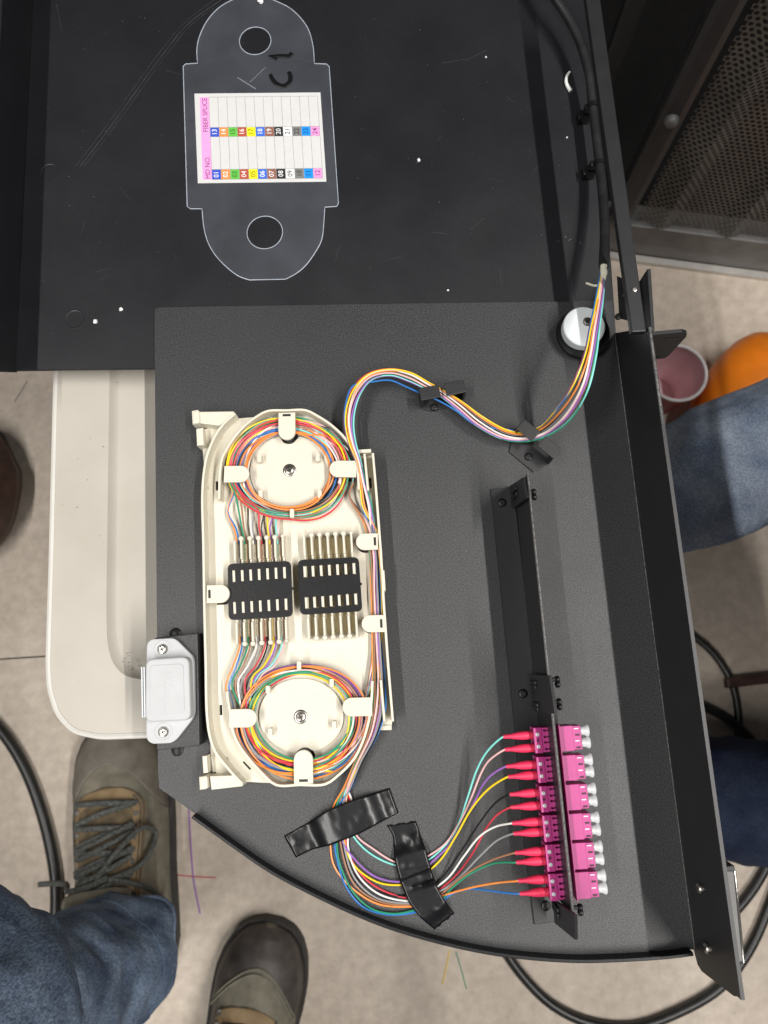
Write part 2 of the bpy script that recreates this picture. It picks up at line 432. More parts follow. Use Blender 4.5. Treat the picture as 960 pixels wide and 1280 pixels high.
# ================================================================== rack cabinet with perforated door (upper right)
A = P(770, 297, ZF + .03); B = P(960, 322, ZF + .03)
cd = (B - A); cd.z = 0; cd.normalize(); cn = Vector((cd.y, -cd.x, 0))       # cn points to the viewer
if cn.y > 0: cn = -cn
A.z = 0
t_cab = thing('rack_cabinet', (A.x, A.y, ZF), 'black rack cabinet with a brown-black perforated door standing on the floor', 'cabinet')
zt = 0.12
def cp(s, z, d=0): return Vector((A.x, A.y, 0)) + cd * s + cn * d + Vector((0, 0, z))
DW = 0.46
def fold(x):
    k = (x % .085) / .085
    return .010 * (1 - min(1, abs(k - .5) * 5)) if abs(k - .5) < .2 else 0.0
def perforated():
    vs, fs = [], []
    px, pz = 0.0066, 0.0057
    z0 = ZF + .075; rows = int((zt - z0) / pz); cols = int((DW - .02) / px)
    o8 = [(0, 0), (.5, 0), (1, 0), (1, .5), (1, 1), (.5, 1), (0, 1), (0, .5)]
    i8 = [(.5 + (a - .5) / math.hypot(a - .5, b - .5) * .37, .5 + (b - .5) / math.hypot(a - .5, b - .5) * .37) for a, b in o8]
    for r in range(rows):
        for c in range(cols):
            x0 = .012 + c * px + (px / 2 if r % 2 else 0); zz = z0 + r * pz; base = len(vs)
            for (a, b) in o8 + i8: vs.append(cp(x0 + a * px, zz + b * pz, fold(x0 + a * px)))
            for k in range(8): fs.append((base + k, base + (k + 1) % 8, base + 8 + (k + 1) % 8, base + 8 + k))
    return vs, fs
obj('perforated_door', perforated(), 'mesh', t_cab)
# plinth under the door
X0 = -.46
def cbox(s0, s1, d0, d1, z0, z1, bev=0): return box(cp((s0 + s1) / 2, (z0 + z1) / 2, (d0 + d1) / 2), cd, cn, (0, 0, 1), s1 - s0, abs(d1 - d0), z1 - z0, bev)
obj('plinth', cbox(X0, DW, -.025, .006, ZF + .006, ZF + .070, .002), 'rail', t_cab)
obj('plinth_edge', cbox(X0, DW, .007, .016, ZF + .0005, ZF + .007), 'railedge', t_cab)
obj('door_frame', cbox(-.024, .004, -.012, .012, ZF + .074, zt, .008), 'panel', t_cab)
obj('door_knob', lathe(cp(-.010, -.33, .010), [(.007, 0), (.007, .006), (.005, .009), (.002, .010)], 20, cn), 'alu2', t_cab, True)
obj('back_panel', cbox(X0, DW, -.56, -.55, ZF + .002, zt), 'cabinet', t_cab)
obj('cabinet_base', cbox(X0, DW, -.549, -.027, ZF + .03, ZF + .05), 'cabinet', t_cab)
obj('side_panel', cbox(X0, X0 + .004, -.549, -.03, ZF + .051, zt), 'cabinet', t_cab)
obj('side_panel', cbox(DW - .004, DW, -.549, -.03, ZF + .051, zt), 'cabinet', t_cab)
for s_, w, d in ((-.062, .02, -.10), (-.13, .010, -.14), (-.20, .022, -.07)):
    obj('upright', cbox(s_ - w / 2, s_ + w / 2, d - .02, d, ZF + .051, zt, .002), 'panel', t_cab)

# ================================================================== moulded table under the tray
ZT = -0.018
TP = [(70, 455), (64, 700), (60, 830), (62, 862), (72, 893), (92, 914), (125, 921), (180, 919), (560, 905), (620, 895), (650, 870), (660, 830), (640, 150), (80, 150)]
out = rounded([P(u, v, ZT) for u, v in TP], .004)
IN = [(137, 470), (133, 760), (134, 805), (141, 830), (155, 845), (178, 850), (540, 840), (570, 825), (580, 790), (560, 220), (150, 220)]
t_tab = thing('plastic_table', P(300, 600, ZT), 'beige moulded plastic tabletop with rounded corner and sunken centre, under the black tray', 'table')
inn = rounded([P(u, v, ZT) for u, v in IN], .006)
obj('tabletop', holed(out, [inn], ZT - .012, ZT), 'table', t_tab)
cen = Vector((sum(p[0] for p in inn) / len(inn), sum(p[1] for p in inn) / len(inn)))
rg = []
for k, (s, z) in enumerate([(1.0, ZT - .0001), (.985, ZT - .0012), (.955, ZT - .0034), (.925, ZT - .0042)]):
    rg.append([Vector((cen.x + (p[0] - cen.x) * s, cen.y + (p[1] - cen.y) * (1 - (1 - s) * .7), z)) for p in inn])
vs, fs = loft(rg, False); fs.append(tuple(range(3 * len(inn), 4 * len(inn))))
obj('sunken_panel', (vs, fs), 'table', t_tab, True)
pth = [Vector((p[0], p[1], ZT - .0008)) for p in out]; pth.append(pth[0]); pth.append(pth[1])
obj('rim', tube(pth, .0016, 8, cap=False), 'tablerim', t_tab, True)
rt_ = random.Random(8); gd = []
for _ in range(46):
    if rt_.random() < .6: u, v = rt_.gauss(166, 13), rt_.gauss(828, 8)
    else: u, v = rt_.uniform(75, 185), rt_.uniform(475, 905)
    p_ = P(u, v, ZT + .0002) if u < 132 else P(u, v, ZT - .0028); r_ = rt_.uniform(.0001, .0003)
    gd.append(lathe(p_, [(r_, 0), (r_ * .6, r_ * .6)], 5))
o = obj('dirt_specks', merge(*gd), 'brown', t_tab); o['kind'] = 'stuff'
for u, v in ((90, 870), (600, 860), (600, 200), (110, 200)):
    c = P(u, v, ZT); c += (P(340, 560, ZT) - c) * .15
    obj('leg', lathe((c.x, c.y, ZF), [(.013, 0), (.013, ZT - ZF - .012)], 16), 'rail', t_tab, True)

# ================================================================== fixed chassis (upper sheet)
ZC = -0.0022
t_ch = thing('enclosure_chassis', P(400, 250, ZC), 'black smooth steel enclosure floor with side rail and rack ear, behind the textured tray', 'enclosure')
CH = [(41, -60), (41, 0), (19, 463), (191, 461), (420, 458), (700, 452), (768, 420), (769, 400), (764, 330), (744, 100), (728, -60)]
cpts = [P(u, v, ZC) for u, v in CH]
obj('base_sheet', plate(cpts, ZC - .0015, ZC, .0003, 1), 'chassis', t_ch)
# left folded side (its front end sweeps forward as an ear)
a0, a1 = P(42, -60, ZC), P(19, 463, ZC)
wd = (a1 - a0).normalized(); wn = Vector((wd.y, -wd.x, 0))
if wn.x < 0: wn = -wn
def wl(s, z): q = a0 + wd * s; return Vector((q.x, q.y, z)) + wn * .0003
Lw = (a1 - a0).length
e_top = PV(-22, 464, a1, wn)
s_top = (e_top - a0).dot(wd)
obj('side_wall', vslab([wl(0, ZC - .0015), wl(Lw + .0005, ZC - .0015), wl(s_top, e_top.z), wl(0, e_top.z)], -wn, .0014), 'chassis', t_ch)
for u, v in ((62, 215), (93, 399)):
    c = P(u, v, ZC)
    obj('dimple', lathe(c, [(.0054, -.0001), (.0053, .00006), (.0049, .00009), (.0045, .00007), (.0043, -.0001)], 40), 'chassis', t_ch, True)
rs_ = random.Random(21)
def scratch(px, w=.00006): return tube([P(u, v, ZC + .00002) for u, v in px], w, 4, .003, flat=.3)
gs = []
for d_, w_ in ((0, .00009), (5, .00005), (-6, .00005)):
    gs.append(scratch([(282 + d_, -4 + d_ * .4), (235 + d_, 30), (196 + d_, 78), (160 + d_, 128), (128 + d_, 172), (100 + d_, 208)], w_))
for _ in range(26):
    u, v = rs_.uniform(60, 690), rs_.uniform(5, 360); a = rs_.uniform(0, 6.3); l = rs_.uniform(6, 34)
    gs.append(scratch([(u, v), (u + l * .5 * math.cos(a) + rs_.uniform(-2, 2), v + l * .5 * math.sin(a)), (u + l * math.cos(a), v + l * math.sin(a))], .00004))
M['scuff'] = mat('grey_scratch', (0.06, 0.06, 0.063), .5, var=.6, scale=150)
o = obj('scratch_marks', merge(*gs), 'scuff', t_ch); o['kind'] = 'stuff'
# upper rail
zr = .044
rp = [P(731, -60 + 45, zr), P(749, -15, zr), P(808, 414, zr), P(790, 415, zr)]
rp = [P(727, -40, zr), P(745, -40, zr), P(808, 414, zr), P(790, 415, zr)]
rb = plate(rp, zr - .004, zr); bmbevel(rb, .0005, 2)
obj('rail', rb, 'panel', t_ch)
rdir = (P(808, 414, zr) - P(745, -40, zr)).normalized()
rn = Vector((-rdir.y, rdir.x, 0));
if rn.x < 0: rn = -rn
# rack ear at the end of the rail
E0 = P(809, 336, zr); E1 = P(814, 413, zr)
dv = (E1 - E0)
obj('ear_flange', bmbevel(vslab([E0, E1, E1 + Vector((0, 0, -.026)), E0 + Vector((0, 0, -.026))], rn, .0016), .0003), 'panel', t_ch)
ew0, ew1 = P(810, 415, zr), P(858, 412, zr)
ed = (ew1 - ew0).normalized(); en = Vector((ed.y, -ed.x, 0))
pts = [PV(u, v, ew0, en) for u, v in ((809, 415), (852, 411), (858, 413), (857, 417), (835, 441), (830, 444), (812, 446), (806, 444))]
def inpl(c, du, dz): return c + ed * du + Vector((0, 0, dz))
def earplate():
    # local 2D (ed, z) prism with two slots
    o0 = ew0; loc = [((p - o0).dot(ed), p.z - o0.z) for p in pts]
    holes = []
    for (u, v) in ((839, 418.5), (815, 442)):
        q = PV(u, v, ew0, en); x, y = (q - o0).dot(ed), q.z - o0.z
        holes.append(circ((x, y), .0034, 16, .0011))
    bm = holed(loc, holes, 0, .0016)
    mt = Matrix((ed, Vector((0, 0, 1)), en)).transposed().to_4x4(); mt.translation = o0
    bmesh.ops.transform(bm, matrix=mt, verts=bm.verts)
    return bm
obj('rack_ear', earplate(), 'panel', t_ch)
screw(t_ch, P(793, 362, zr), .0013, 'steel', .0006, cross=False)
# hinge plate between rail and tray
hp = [P(771, 345, .012), P(786, 352, .03), P(789, 402, .03), P(774, 398, .012)]
obj('hinge_plate', vslab(hp, (0.6, 0, -.4), .001), 'panel', t_ch)
for u, v in ((780, 368), (773, 396)):
    screw(t_ch, P(u, v, .021), .0016, 'black', .001, cross=False, axis=(-.4, 0, .8))

# ================================================================== swing-out tray
t_tr = thing('swing_out_tray', P(480, 700, 0), 'black textured swing-out tray with curved front lip and tall front panel', 'tray')
curve = [(240, 1021), (304, 1067), (340, 1091), (407, 1126), (473, 1155), (540, 1176), (607, 1191), (660, 1198), (720, 1202), (770, 1201), (834, 1197), (867, 1193)]
LIPH = .006
lipw = [P(u, v, LIPH) for u, v in curve]
lips = smoothpath(lipw, .004)
tp = [P(u, v, 0) for u, v in ((193, 395), (193.5, 387), (197, 384.5), (300, 382.5), (500, 379.5), (700, 377), (766, 376), (769, 407), (870, 1188))]
plan = [p for p in tp] + [Vector((p.x, p.y, 0)) for p in lips[::-1]] + [P(199, 985, 0), P(197.5, 960, 0)]
obj('tray_sheet', holed(plan, [], -.0016, 0), 'tray', t_tr)
for u, v in ((219.5, 792), (222, 937.5)):
    obj('rubber_plug', lathe(P(u, v, 0), [(.0027, -.001), (.0027, .0005), (.0022, .0008)], 20), 'black', t_tr, True)
lw = wall(lips, .0014, -.0017, LIPH)
obj('front_lip', lw, ['black'], t_tr)
# front panel
FA, FB = P(767.5, 408, 0), P(868.5, 1188, 0)
fd = (FB - FA).normalized(); fn = Vector((fd.y, -fd.x, 0))
if fn.x < 0: fn = -fn
zp = .0445
def fpz(s, z): return FA + fd * s + Vector((0, 0, z))
Lp = (FB - FA).length
e1, e2, e3 = [PV(u, v, FA, fn) for u, v in ((872, 1206), (877, 1214), (917, 1245))]
tip = PV(922, 1246, FA, fn)
poly = [fpz(.003, -.0016), fpz(Lp, -.0016), e1, e2, e3, tip]
s_st = (PV(801, 421, FA, fn) - FA).dot(fd)
poly += [Vector((tip.x, tip.y, max(tip.z, zp))) if tip.z < zp else tip, fpz(s_st, zp)]
if tip.z >= zp: poly.pop(-2)
pb = vslab(poly, fn, .0015)
obj('front_panel', pb, 'panel', t_tr)
pe = tube([fpz(s_st, max(zp, tip.z) + .0000) + fn * .0008, tip + fn * .0008], .0005, 8)
obj('worn_edge', pe, 'edge', t_tr, True)
obj('fold_edge', tube([fpz(.002, .0002) - fn * .0001, fpz(Lp, .0002) - fn * .0001], .00022, 6), 'edge', t_tr, True)
for u, v in ((876, 1110), (885, 1185)):
    c = PV(u, v, FA, fn)
    screw(t_tr, c - fn * .0001, .0021, 'steel', .0014, axis=-fn)
# aluminium pull handle outside the front panel
hz = .024
h0, h1 = P(905, 1088, hz), P(916, 1203, hz)
hd = (h1 - h0).normalized(); hn = Vector((hd.y, -hd.x, 0))
if hn.x < 0: hn = -hn
pts2 = [h0 - hn * .004, h0 + hn * .0045, h1 + hn * .0045, h1 - hn * .004]
hb = plate(pts2, hz - .012, hz); bmbevel(hb, .0006, 2)
hnd = obj('pull_handle', hb, 'rail', t_tr)
obj('bright_edge', tube([h0 + hn * .0043 + Vector((0, 0, .0001)), h1 + hn * .0043 + Vector((0, 0, .0001))], .0005, 8), 'steel', hnd, True)
obj('end_cap', bmbevel(plate([h0 - hn * .004 - hd * .001, h0 + hn * .0042 - hd * .002, h0 + hn * .0042 + hd * .0003, h0 - hn * .004 + hd * .0003], hz - .012, hz + .0006), .0003), 'black', hnd)

# ================================================================== clear label sheet with printed card
SH = [(229, 83), (232, 80), (247, 79), (246, 64), (248, 50), (257, 29), (272, 11), (290, 0), (305, -5), (320, -6), (335, -3), (342, 0), (365, 12), (384, 34), (391, 56), (393, 79.5), (408, 80), (411.5, 83),
      (423, 254), (421, 258), (406, 259), (405, 275), (402, 300), (393, 317), (381, 333), (370, 342), (357, 349), (335, 350.5), (312, 350), (300, 346), (288, 338), (270, 320), (260, 303), (255, 285), (252.5, 261), (238, 261), (234, 258)]
t_sh = thing('label_sheet', P(320, 180, ZC), 'clear lobed plastic sheet with white colour-chart card and C1 in marker', 'label sheet')
zs = ZC + .0004
def arcs(px): return [(p.x, p.y) for p in smoothpath([Vector((a, b, 0)) for a, b in px], 4)]
ia, ib = SH.index((247, 79)), SH.index((393, 79.5)); ic, id_ = SH.index((406, 259)), SH.index((252.5, 261))
SH = SH[:ia] + arcs(SH[ia:ib + 1]) + SH[ib + 1:ic] + arcs(SH[ic:SH.index((357, 349)) + 1]) + arcs(SH[SH.index((312, 350)):id_ + 1]) + SH[id_ + 1:]
shp = [P(u, v, zs) for u, v in SH]
holes = [circ(P(319, 51, zs), .0086, 40), circ(P(331, 290.5, zs), .0092, 40)]
bm = holed(shp, holes, zs - .0003, zs)
for f in bm.faces: f.material_index = 0 if abs(f.normal.z) > .5 else 1
obj('plastic_sheet', bm, ['sheet', 'sheet_edge'], t_sh)
ring = [Vector((p.x, p.y, zs)) for p in shp]; ring.append(ring[0])
geo = [tube(ring, .00022, 5, cap=False)]
for h in holes:
    rr = [Vector((x, y, zs)) for x, y in h]; rr += rr[:1]
    geo.append(tube(rr, .0002, 5, cap=False))
obj('cut_edge', merge(*geo), 'sheet_edge', t_sh, True)
zc = zs + .00025
cc = [P(u, v, zc) for u, v in ((243, 117), (400.5, 115.5), (408, 227), (247.3, 229))]
card = obj('card', plate(cc, zs + .00003, zc), 'card', t_sh)
def cs(s, t, z=zc):
    a = cc[0].lerp(cc[1], s); b = cc[3].lerp(cc[2], s); q = a.lerp(b, t); q.z = z; return q
def cquad(s0, s1, t0, t1, z): return plate([cs(s0, t0), cs(s1, t0), cs(s1, t1), cs(s0, t1)], zc - .00001, z)
c0, cw = .1125, .0718
SQ = {'blue_ink': (0.035, 0.08, 0.52), 'orange_ink': (0.85, 0.26, 0.06), 'green_ink': (0.12, 0.48, 0.06), 'brick_ink': (0.42, 0.075, 0.04), 'yellow_ink': (0.86, 0.78, 0.01),
      'sky_ink': (0.04, 0.14, 0.62), 'brown_ink': (0.26, 0.10, 0.07), 'black_ink': (0.012, 0.012, 0.012), 'white_ink': (0.79, 0.79, 0.79), 'grey_ink': (0.18, 0.18, 0.175), 'cyan_ink': (0.0, 0.26, 0.80), 'pink_ink': (0.80, 0.30, 0.60), 'band_ink': (0.82, 0.34, 0.65)}
for k, v in SQ.items(): M[k] = mat(k, v, .6, var=.03, scale=300)
M['wink'] = mat('white_number_ink', (0.8, 0.8, 0.8), .6); M['gink'] = mat('green_number_ink', (0.02, 0.13, 0.02), .6); M['dink'] = mat('dark_number_ink', (0.03, 0.03, 0.03), .6)
M['pinkn'] = mat('purple_print_ink', (0.20, 0.05, 0.20), .6); M['bnum'] = mat('blue_number_ink', (0.01, 0.05, 0.2), .6); M['onum'] = mat('mustard_number_ink', (0.2, 0.15, 0.01), .6)
obj('header_band', cquad(.040, .1115, .042, .962, zc + .00004), 'band_ink', card)
ln = []
for k in range(13):
    s = c0 + cw * k; ln.append(cquad(s - .0011, s + .0011, .042, .962, zc + .00003))
for t in (.042, .385, .49, .852, .962): ln.append(cquad(c0, c0 + cw * 12, t - .0016, t + .0016, zc + .000025))
obj('table_lines', bmjoin(ln), 'ink', card)
cols = ['blue_ink', 'orange_ink', 'green_ink', 'brick_ink', 'yellow_ink', 'sky_ink', 'brown_ink', 'black_ink', 'white_ink', 'grey_ink', 'cyan_ink', 'pink_ink']
nink = ['wink', 'wink', 'gink', 'wink', 'onum', 'wink', 'wink', 'wink', 'dink', 'dink', 'bnum', 'pinkn']
up_r = (cs(.5, 0) - cs(.5, 1)).normalized(); up_l = (cs(0, .5) - cs(1, .5)).normalized()
for row, (t0, t1, base) in enumerate(((.388, .49, 13), (.855, .96, 1))):
    for k in range(12):
        s0 = c0 + cw * k
        obj('colour_square', cquad(s0 + .002, s0 + cw - .002, t0, t1, zc + .00005), cols[k], card)
        text('printed_number', '%02d' % (base + k), cs(s0 + cw / 2, (t0 + t1) / 2, zc + .00009), up_r, up_l, .0037, nink[k], card)
text('header_text', 'FIBER SPLICE', cs(.080, .245, zc + .00009), up_r, up_l, .0037, 'pinkn', card)
text('header_text', 'MD NO.', cs(.083, .83, zc + .00009), up_r, up_l, .0037, 'pinkn', card)
def ink(px, w, z=zs + .00025): return tube([P(u, v, z) for u, v in px], w, 8, .0006, flat=.15)
hw = merge(ink([(338, 92.5), (339.5, 97), (344, 103), (351, 107), (358, 106), (362.5, 101), (363, 95), (361, 89.5)], lambda t: .0009 + .0004 * math.sin(t * 3)),
           ink([(365, 66), (362, 69.5), (350, 69.5), (336, 70.3)], lambda t: .0013 - .0005 * t), ink([(336, 70.3), (341, 71.5), (346, 74)], .0008))
obj('handwriting', hw, 'marker', t_sh)
obj('scratch', merge(tube(PX([(297, 97), (319.5, 111)], zs + .00002), .00013, 4), tube(PX([(312, 103), (332, 84)], zs + .00002), .00006, 4)), 'sheet_edge', t_sh)

# ================================================================== splice cassette
ZFL, ZW = .0042, .0122
t_ca = thing('splice_cassette', P(365, 740, 0), 'cream plastic fibre splice cassette with two coil wells, screwed on the black tray', 'splice cassette')
def w13(px): return [P(u, v, ZW) for u, v in px]
OUTER = [(246, 532), (294, 516.5), (334, 513.5), (382, 512.5), (397, 519), (413, 530), (428, 544), (437.5, 556), (444, 570), (447, 587), (449, 600), (449, 563), (464, 562), (468, 600), (476, 690), (480, 760), (485, 830), (490, 900), (489.5, 914), (467, 914), (465, 902), (462, 905), (453, 930), (441, 952), (424, 969), (407, 981), (345, 983), (303, 981), (262, 985), (258, 945), (256.5, 900), (254, 760), (251.5, 640), (250, 580)]
tabs = {  # root edge a, root edge b, end direction given by pixel of round end
    'top': ((348, 516), (369, 515.5), (358.7, 549.5)), 'ul': ((280, 582.5), (280, 603), (311.5, 592.5)), 'ur': ((445, 576), (446, 596.5), (411.8, 586)),
    'c1': ((472, 666.5), (473, 687), (445, 677.5)), 'c2': ((480, 768.5), (481, 790), (452, 780)), 'lm': ((258, 731.5), (258.5, 754), (287, 742)),
    'll': ((286, 887), (288, 909), (321, 897)), 'lr': ((464.5, 871.5), (466, 895), (428, 884)), 'bot': ((367.5, 980), (391.5, 979.5), (379, 937.5))}
# ll: in the photograph it starts on the inner wall
tabs['ll'] = ((285, 886.5), (287.5, 909.5), (321, 897.5))
def tabshape(a, b, e, z):
    a, b, e = P(*a, z), P(*b, z), P(*e, z); w = (b - a).length; m = (a + b) / 2
    d = (e - m); L = d.length; d.normalize(); s = (b - a).normalized(); s = (s - d * s.dot(d)).normalized()
    r = w / 2; pts = [a, b] if False else []
    pts = [m + s * r * -1, m + s * r]
    for k in range(13):
        an = math.pi * k / 12
        pts.append(m + d * (L - r) + d * math.sin(an) * r + s * math.cos(an) * r)
    return pts
floor_holes = []
for k, (a, b, e) in tabs.items():
    sh = tabshape(a, b, e, ZW)
    mroot = (sh[0] + sh[1]) / 2; dt = (P(*e, ZW) - mroot).normalized()
    c = sum(sh, Vector()) / len(sh)
    sh = [c + (p - c) * 1.07 for p in sh]
    for q_ in (0, 1): sh[q_] = sh[q_] + dt * .0034
    if k not in ('ll', 'ul'): floor_holes.append([(p.x, p.y) for p in sh])
for px in ([(258, 600), (260.5, 600), (260.5, 612), (258, 612)], [(269.5, 601.5), (273, 601.5), (273, 613), (269.5, 613)], [(276, 544), (278.5, 546), (274, 552), (272, 550)],
           [(262, 883), (265, 883), (265, 896), (262, 896)], [(274, 881.5), (277.5, 881), (278, 894), (274.5, 894)], [(281, 948), (284, 946), (289, 955), (286, 956.5)], [(303, 953), (305, 951.5), (314, 961), (312, 962.5)],
           [(255.5, 535), (260, 535), (260, 542), (255.5, 542)], [(266, 965), (270, 965), (270, 972), (266, 972)], [(461, 597), (464, 597), (465, 610), (462, 610)]):
    floor_holes.append([(p.x, p.y) for p in (P(u, v, ZFL) for u, v in px)])
obj('cassette_floor', holed(w13(OUTER), floor_holes, ZFL - .0016, ZFL), 'cream', t_ca)
for u, v in ((300, 560), (430, 640), (300, 900), (450, 860)):
    c = P(u, v, 0); obj('standoff', lathe((c.x, c.y, 0.0001), [(.004, 0), (.004, ZFL - .0017)], 16), 'black', t_ca)
ow = [(294, 516.5), (280, 529), (271, 541), (263.5, 556), (258, 572), (254.5, 592), (252.7, 620), (254, 680), (255.3, 760), (257, 830), (258.5, 893), (262, 920), (269, 940), (282, 957), (294, 971), (303, 980)]
def sm(px, z=ZW, st=.002): return smoothpath([P(u, v, z) for u, v in px], st)
obj('outer_wall', wall(sm(ow), .0011, ZFL - .0002, ZW), 'cream', t_ca)
iwt = [(274, 624), (274.2, 610), (275, 590), (278, 572), (284, 560.5), (292, 548), (305, 533), (322, 520), (334.5, 513.8), (358, 513), (382, 512.8), (397, 520), (412.5, 530), (428, 544), (437.3, 556), (443.5, 570), (447, 588), (448.5, 612)]
iwb = [(284, 864), (284.5, 872), (287, 887), (291, 914), (298, 930), (308, 944.5), (328, 967), (345, 981), (375, 981), (407, 980), (424, 968), (441, 950.5), (453, 928), (461.5, 898), (464.5, 872), (465.5, 851)]
def pw(px):  # keep straight top, round the rest
    return [P(u, v, ZW) for u, v in px]
obj('inner_wall', wall(sm(iwt), .0011, ZFL - .0002, ZW + .0003), 'cream', t_ca)
obj('inner_wall', wall(sm(iwb), .0011, ZFL - .0002, ZW + .0003), 'cream', t_ca)
# raised floor between channel and splice field
rf = [P(u, v, ZFL) for u, v in ((277, 640), (272, 700), (273.5, 800), (279, 855))] + [P(u, v, ZFL) for u, v in ((284, 850), (282, 790), (281, 720), (281.5, 650))]
# right side rails
obj('outer_rail', wall(w13([(466, 566), (470, 612), (476, 690), (480, 760), (485, 830), (491, 902)]), .0011, ZFL - .0002, ZW), 'cream', t_ca)
obj('guide_rail', wall(w13([(455.5, 567), (460, 613)]), .0011, ZFL - .0002, ZW), 'cream', t_ca)
obj('guide_rail', wall(w13([(476, 850), (480.5, 902)]), .0011, ZFL - .0002, ZW), 'cream', t_ca)
obj('end_bar', plate(w13([(446, 560.5), (463.5, 559.5), (464, 564), (446.5, 565)]), ZFL, ZW - .002, .0003), 'cream', t_ca)
obj('end_bar', plate(w13([(467, 909.5), (489, 908), (489.5, 914.5), (467.5, 915)]), .001, ZFL + .001, .0003), 'cream', t_ca)
obj('side_latch', plate(w13([(476, 712), (480.5, 713), (482, 738), (477.5, 740)]), ZFL, ZW + .0004, .0003), 'cream', t_ca)
for k, (a, b, e) in tabs.items():
    sh = tabshape(a, b, e, ZW)
    tb = obj('retaining_tab', plate(sh, ZW - .0014, ZW + .0004, .0003), 'cream', t_ca)
    if k in ('top', 'bot', 'lm', 'c1', 'c2'):
        A_, B_ = P(*a, ZW), P(*b, ZW); m_ = (A_ + B_) / 2; s_ = (B_ - A_).normalized(); d_ = (P(*e, ZW) - m_).normalized()
        obj('notch', bmesh_join if False else box(m_ + d_ * .0014 + Vector((0, 0, .00042)), s_, d_, (0, 0, 1), .0038, .0011, .0001), 'recess', tb)
gm = []
for (u, v, r_) in ((265, 858, .0030), (265.5, 858, .0021), (266, 642, .0024), (388, 652, .0016), (425, 818, .0016), (345, 822, .0013), (262, 700, .0013), (368, 690, .0012), (369, 778, .0012), (430, 655, .0013)):
    c_ = P(u, v, ZFL); gm.append(tube([Vector((x, y, ZFL)) for x, y in circ(c_, r_, 24)] + [Vector((c_.x + r_, c_.y, ZFL))], .00010, 5, cap=False, flat=.6))
obj('ejector_marks', merge(*gm), 'cream', t_ca, True)
# hinge lugs
def lug(px, z0, z1, name='hinge_lug', bev=.0004): return obj(name, plate([P(u, v, z1) for u, v in px], z0, z1, bev), 'cream', t_ca)
lug([(249, 514.5), (292, 514), (294, 518), (274, 532), (250, 529)], .002, .0115)
lug([(239, 513), (247, 511.5), (249.5, 514), (250, 527), (247, 529), (240, 530)], .001, .0125, 'hinge_knob', .0012)
lug([(245, 536), (253.5, 534.5), (255, 556), (246, 557)], .001, .010, 'hinge_prong')
lug([(262, 970), (296, 969), (304, 979), (303, 983), (264, 987.5)], .002, .0115)
lug([(248, 971), (257, 969.5), (259.5, 972), (260, 985), (257, 987), (249, 988)], .001, .0125, 'hinge_knob', .0012)
lug([(252.5, 945), (258.5, 944.5), (260, 966), (254, 967)], .001, .010, 'hinge_prong')
# coil discs with screw and posts
def ringpx(cu, cv, a, b, z, n=48): return [P(cu + a * math.cos(2 * math.pi * k / n), cv + b * math.sin(2 * math.pi * k / n), z) for k in range(n)]
DISC = ZFL + .0016
for (cu, cv, a, b, posts) in ((362, 589, 49.5, 45.5, ((324, 572.5), (397, 571.5), (325.5, 617.5), (399.5, 617.5))), (376.5, 895, 53, 47, ((334.5, 862), (414.5, 853.5), (337.5, 915.5), (417.5, 906.5)))):
    cd_ = P(cu, cv, DISC); rg_ = ringpx(cu, cv, a, b, DISC, 96); dd = []
    for p in rg_:
        f = 1.0
        while f > .6 and any(inpoly(cd_.lerp(p, f), h) for h in floor_holes): f -= .01
        dd.append(cd_.lerp(p, f))
    obj('coil_disc', plate(dd, ZFL - .0003, DISC, .0003), 'cream', t_ca)
    for (u, v) in posts:
        obj('post', plate(rounded([P(u - 2.6, v - 5, ZW - .002), P(u + 2.6, v - 5, ZW - .002), P(u + 2.6, v + 5, ZW - .002), P(u - 2.6, v + 5, ZW - .002)], .0006), DISC - .0002, ZW - .002, .0002), 'cream', t_ca)
for u, v in ((362, 588), (376, 896)):
    screw(t_ca, P(u, v, DISC - .0001), .0022, 'darksteel', .0012, washer=.0031)
for u, v in ((364.8, 641.5), (373.5, 832)):
    obj('post', plate(rounded([P(u - 2.6, v - 5.5, ZW), P(u + 2.6, v - 5.5, ZW), P(u + 2.6, v + 5.5, ZW), P(u - 2.6, v + 5.5, ZW)], .0006), ZFL - .0002, ZW, .0002), 'cream', t_ca)
# splice combs
ZR = ZFL + .0064; ZH = ZR - .0003
combs = (([(293, 676), (301, 673), (312, 672.8), (322.7, 672.3), (333, 671.8), (343.3, 671.3), (353, 670)], [(296, 805), (305.6, 804.7), (316, 804.5), (327, 803.5), (338, 802.7), (348.6, 802), (358, 801)]),
         ([(379.7, 670), (389, 668.6), (399, 668), (409, 667.4), (419, 667), (429, 666.7), (438.7, 666)], [(386.2, 798.6), (395.4, 797.6), (406, 797), (416.4, 796.2), (426.8, 795.3), (437, 795), (446.3, 794.5)]))
for ci, (T, Bt) in enumerate(combs):
    for k in range(7):
        a, b = P(*T[k], ZR), P(*Bt[k], ZR)
        d = (b - a).normalized(); s = Vector((-d.y, d.x, 0))
        def seg(f0, f1, zz):
            p, q = a.lerp(b, f0), a.lerp(b, f1)
            return plate([p + s * .00048, q + s * .00048, q - s * .00048, p - s * .00048], ZFL - .0001, zz, .0001, 1)
        bm = bmjoin([seg(0, .20, ZR), seg(.2001, .7999, ZR - .0016), seg(.80, 1, ZR)])
        o = obj('comb_rib', bm, 'cream', t_ca)
        if 0 < k < 7:
            r_ = .0011 if k < 6 else .0008
            obj('rib_end', merge(lathe((a.x, a.y, ZFL), [(r_, 0), (r_, ZR - ZFL), (r_ * .7, ZR - ZFL + .0003)], 16), lathe((b.x, b.y, ZFL), [(r_, 0), (r_, ZR - ZFL), (r_ * .7, ZR - ZFL + .0003)], 16)), 'cream', o, True)
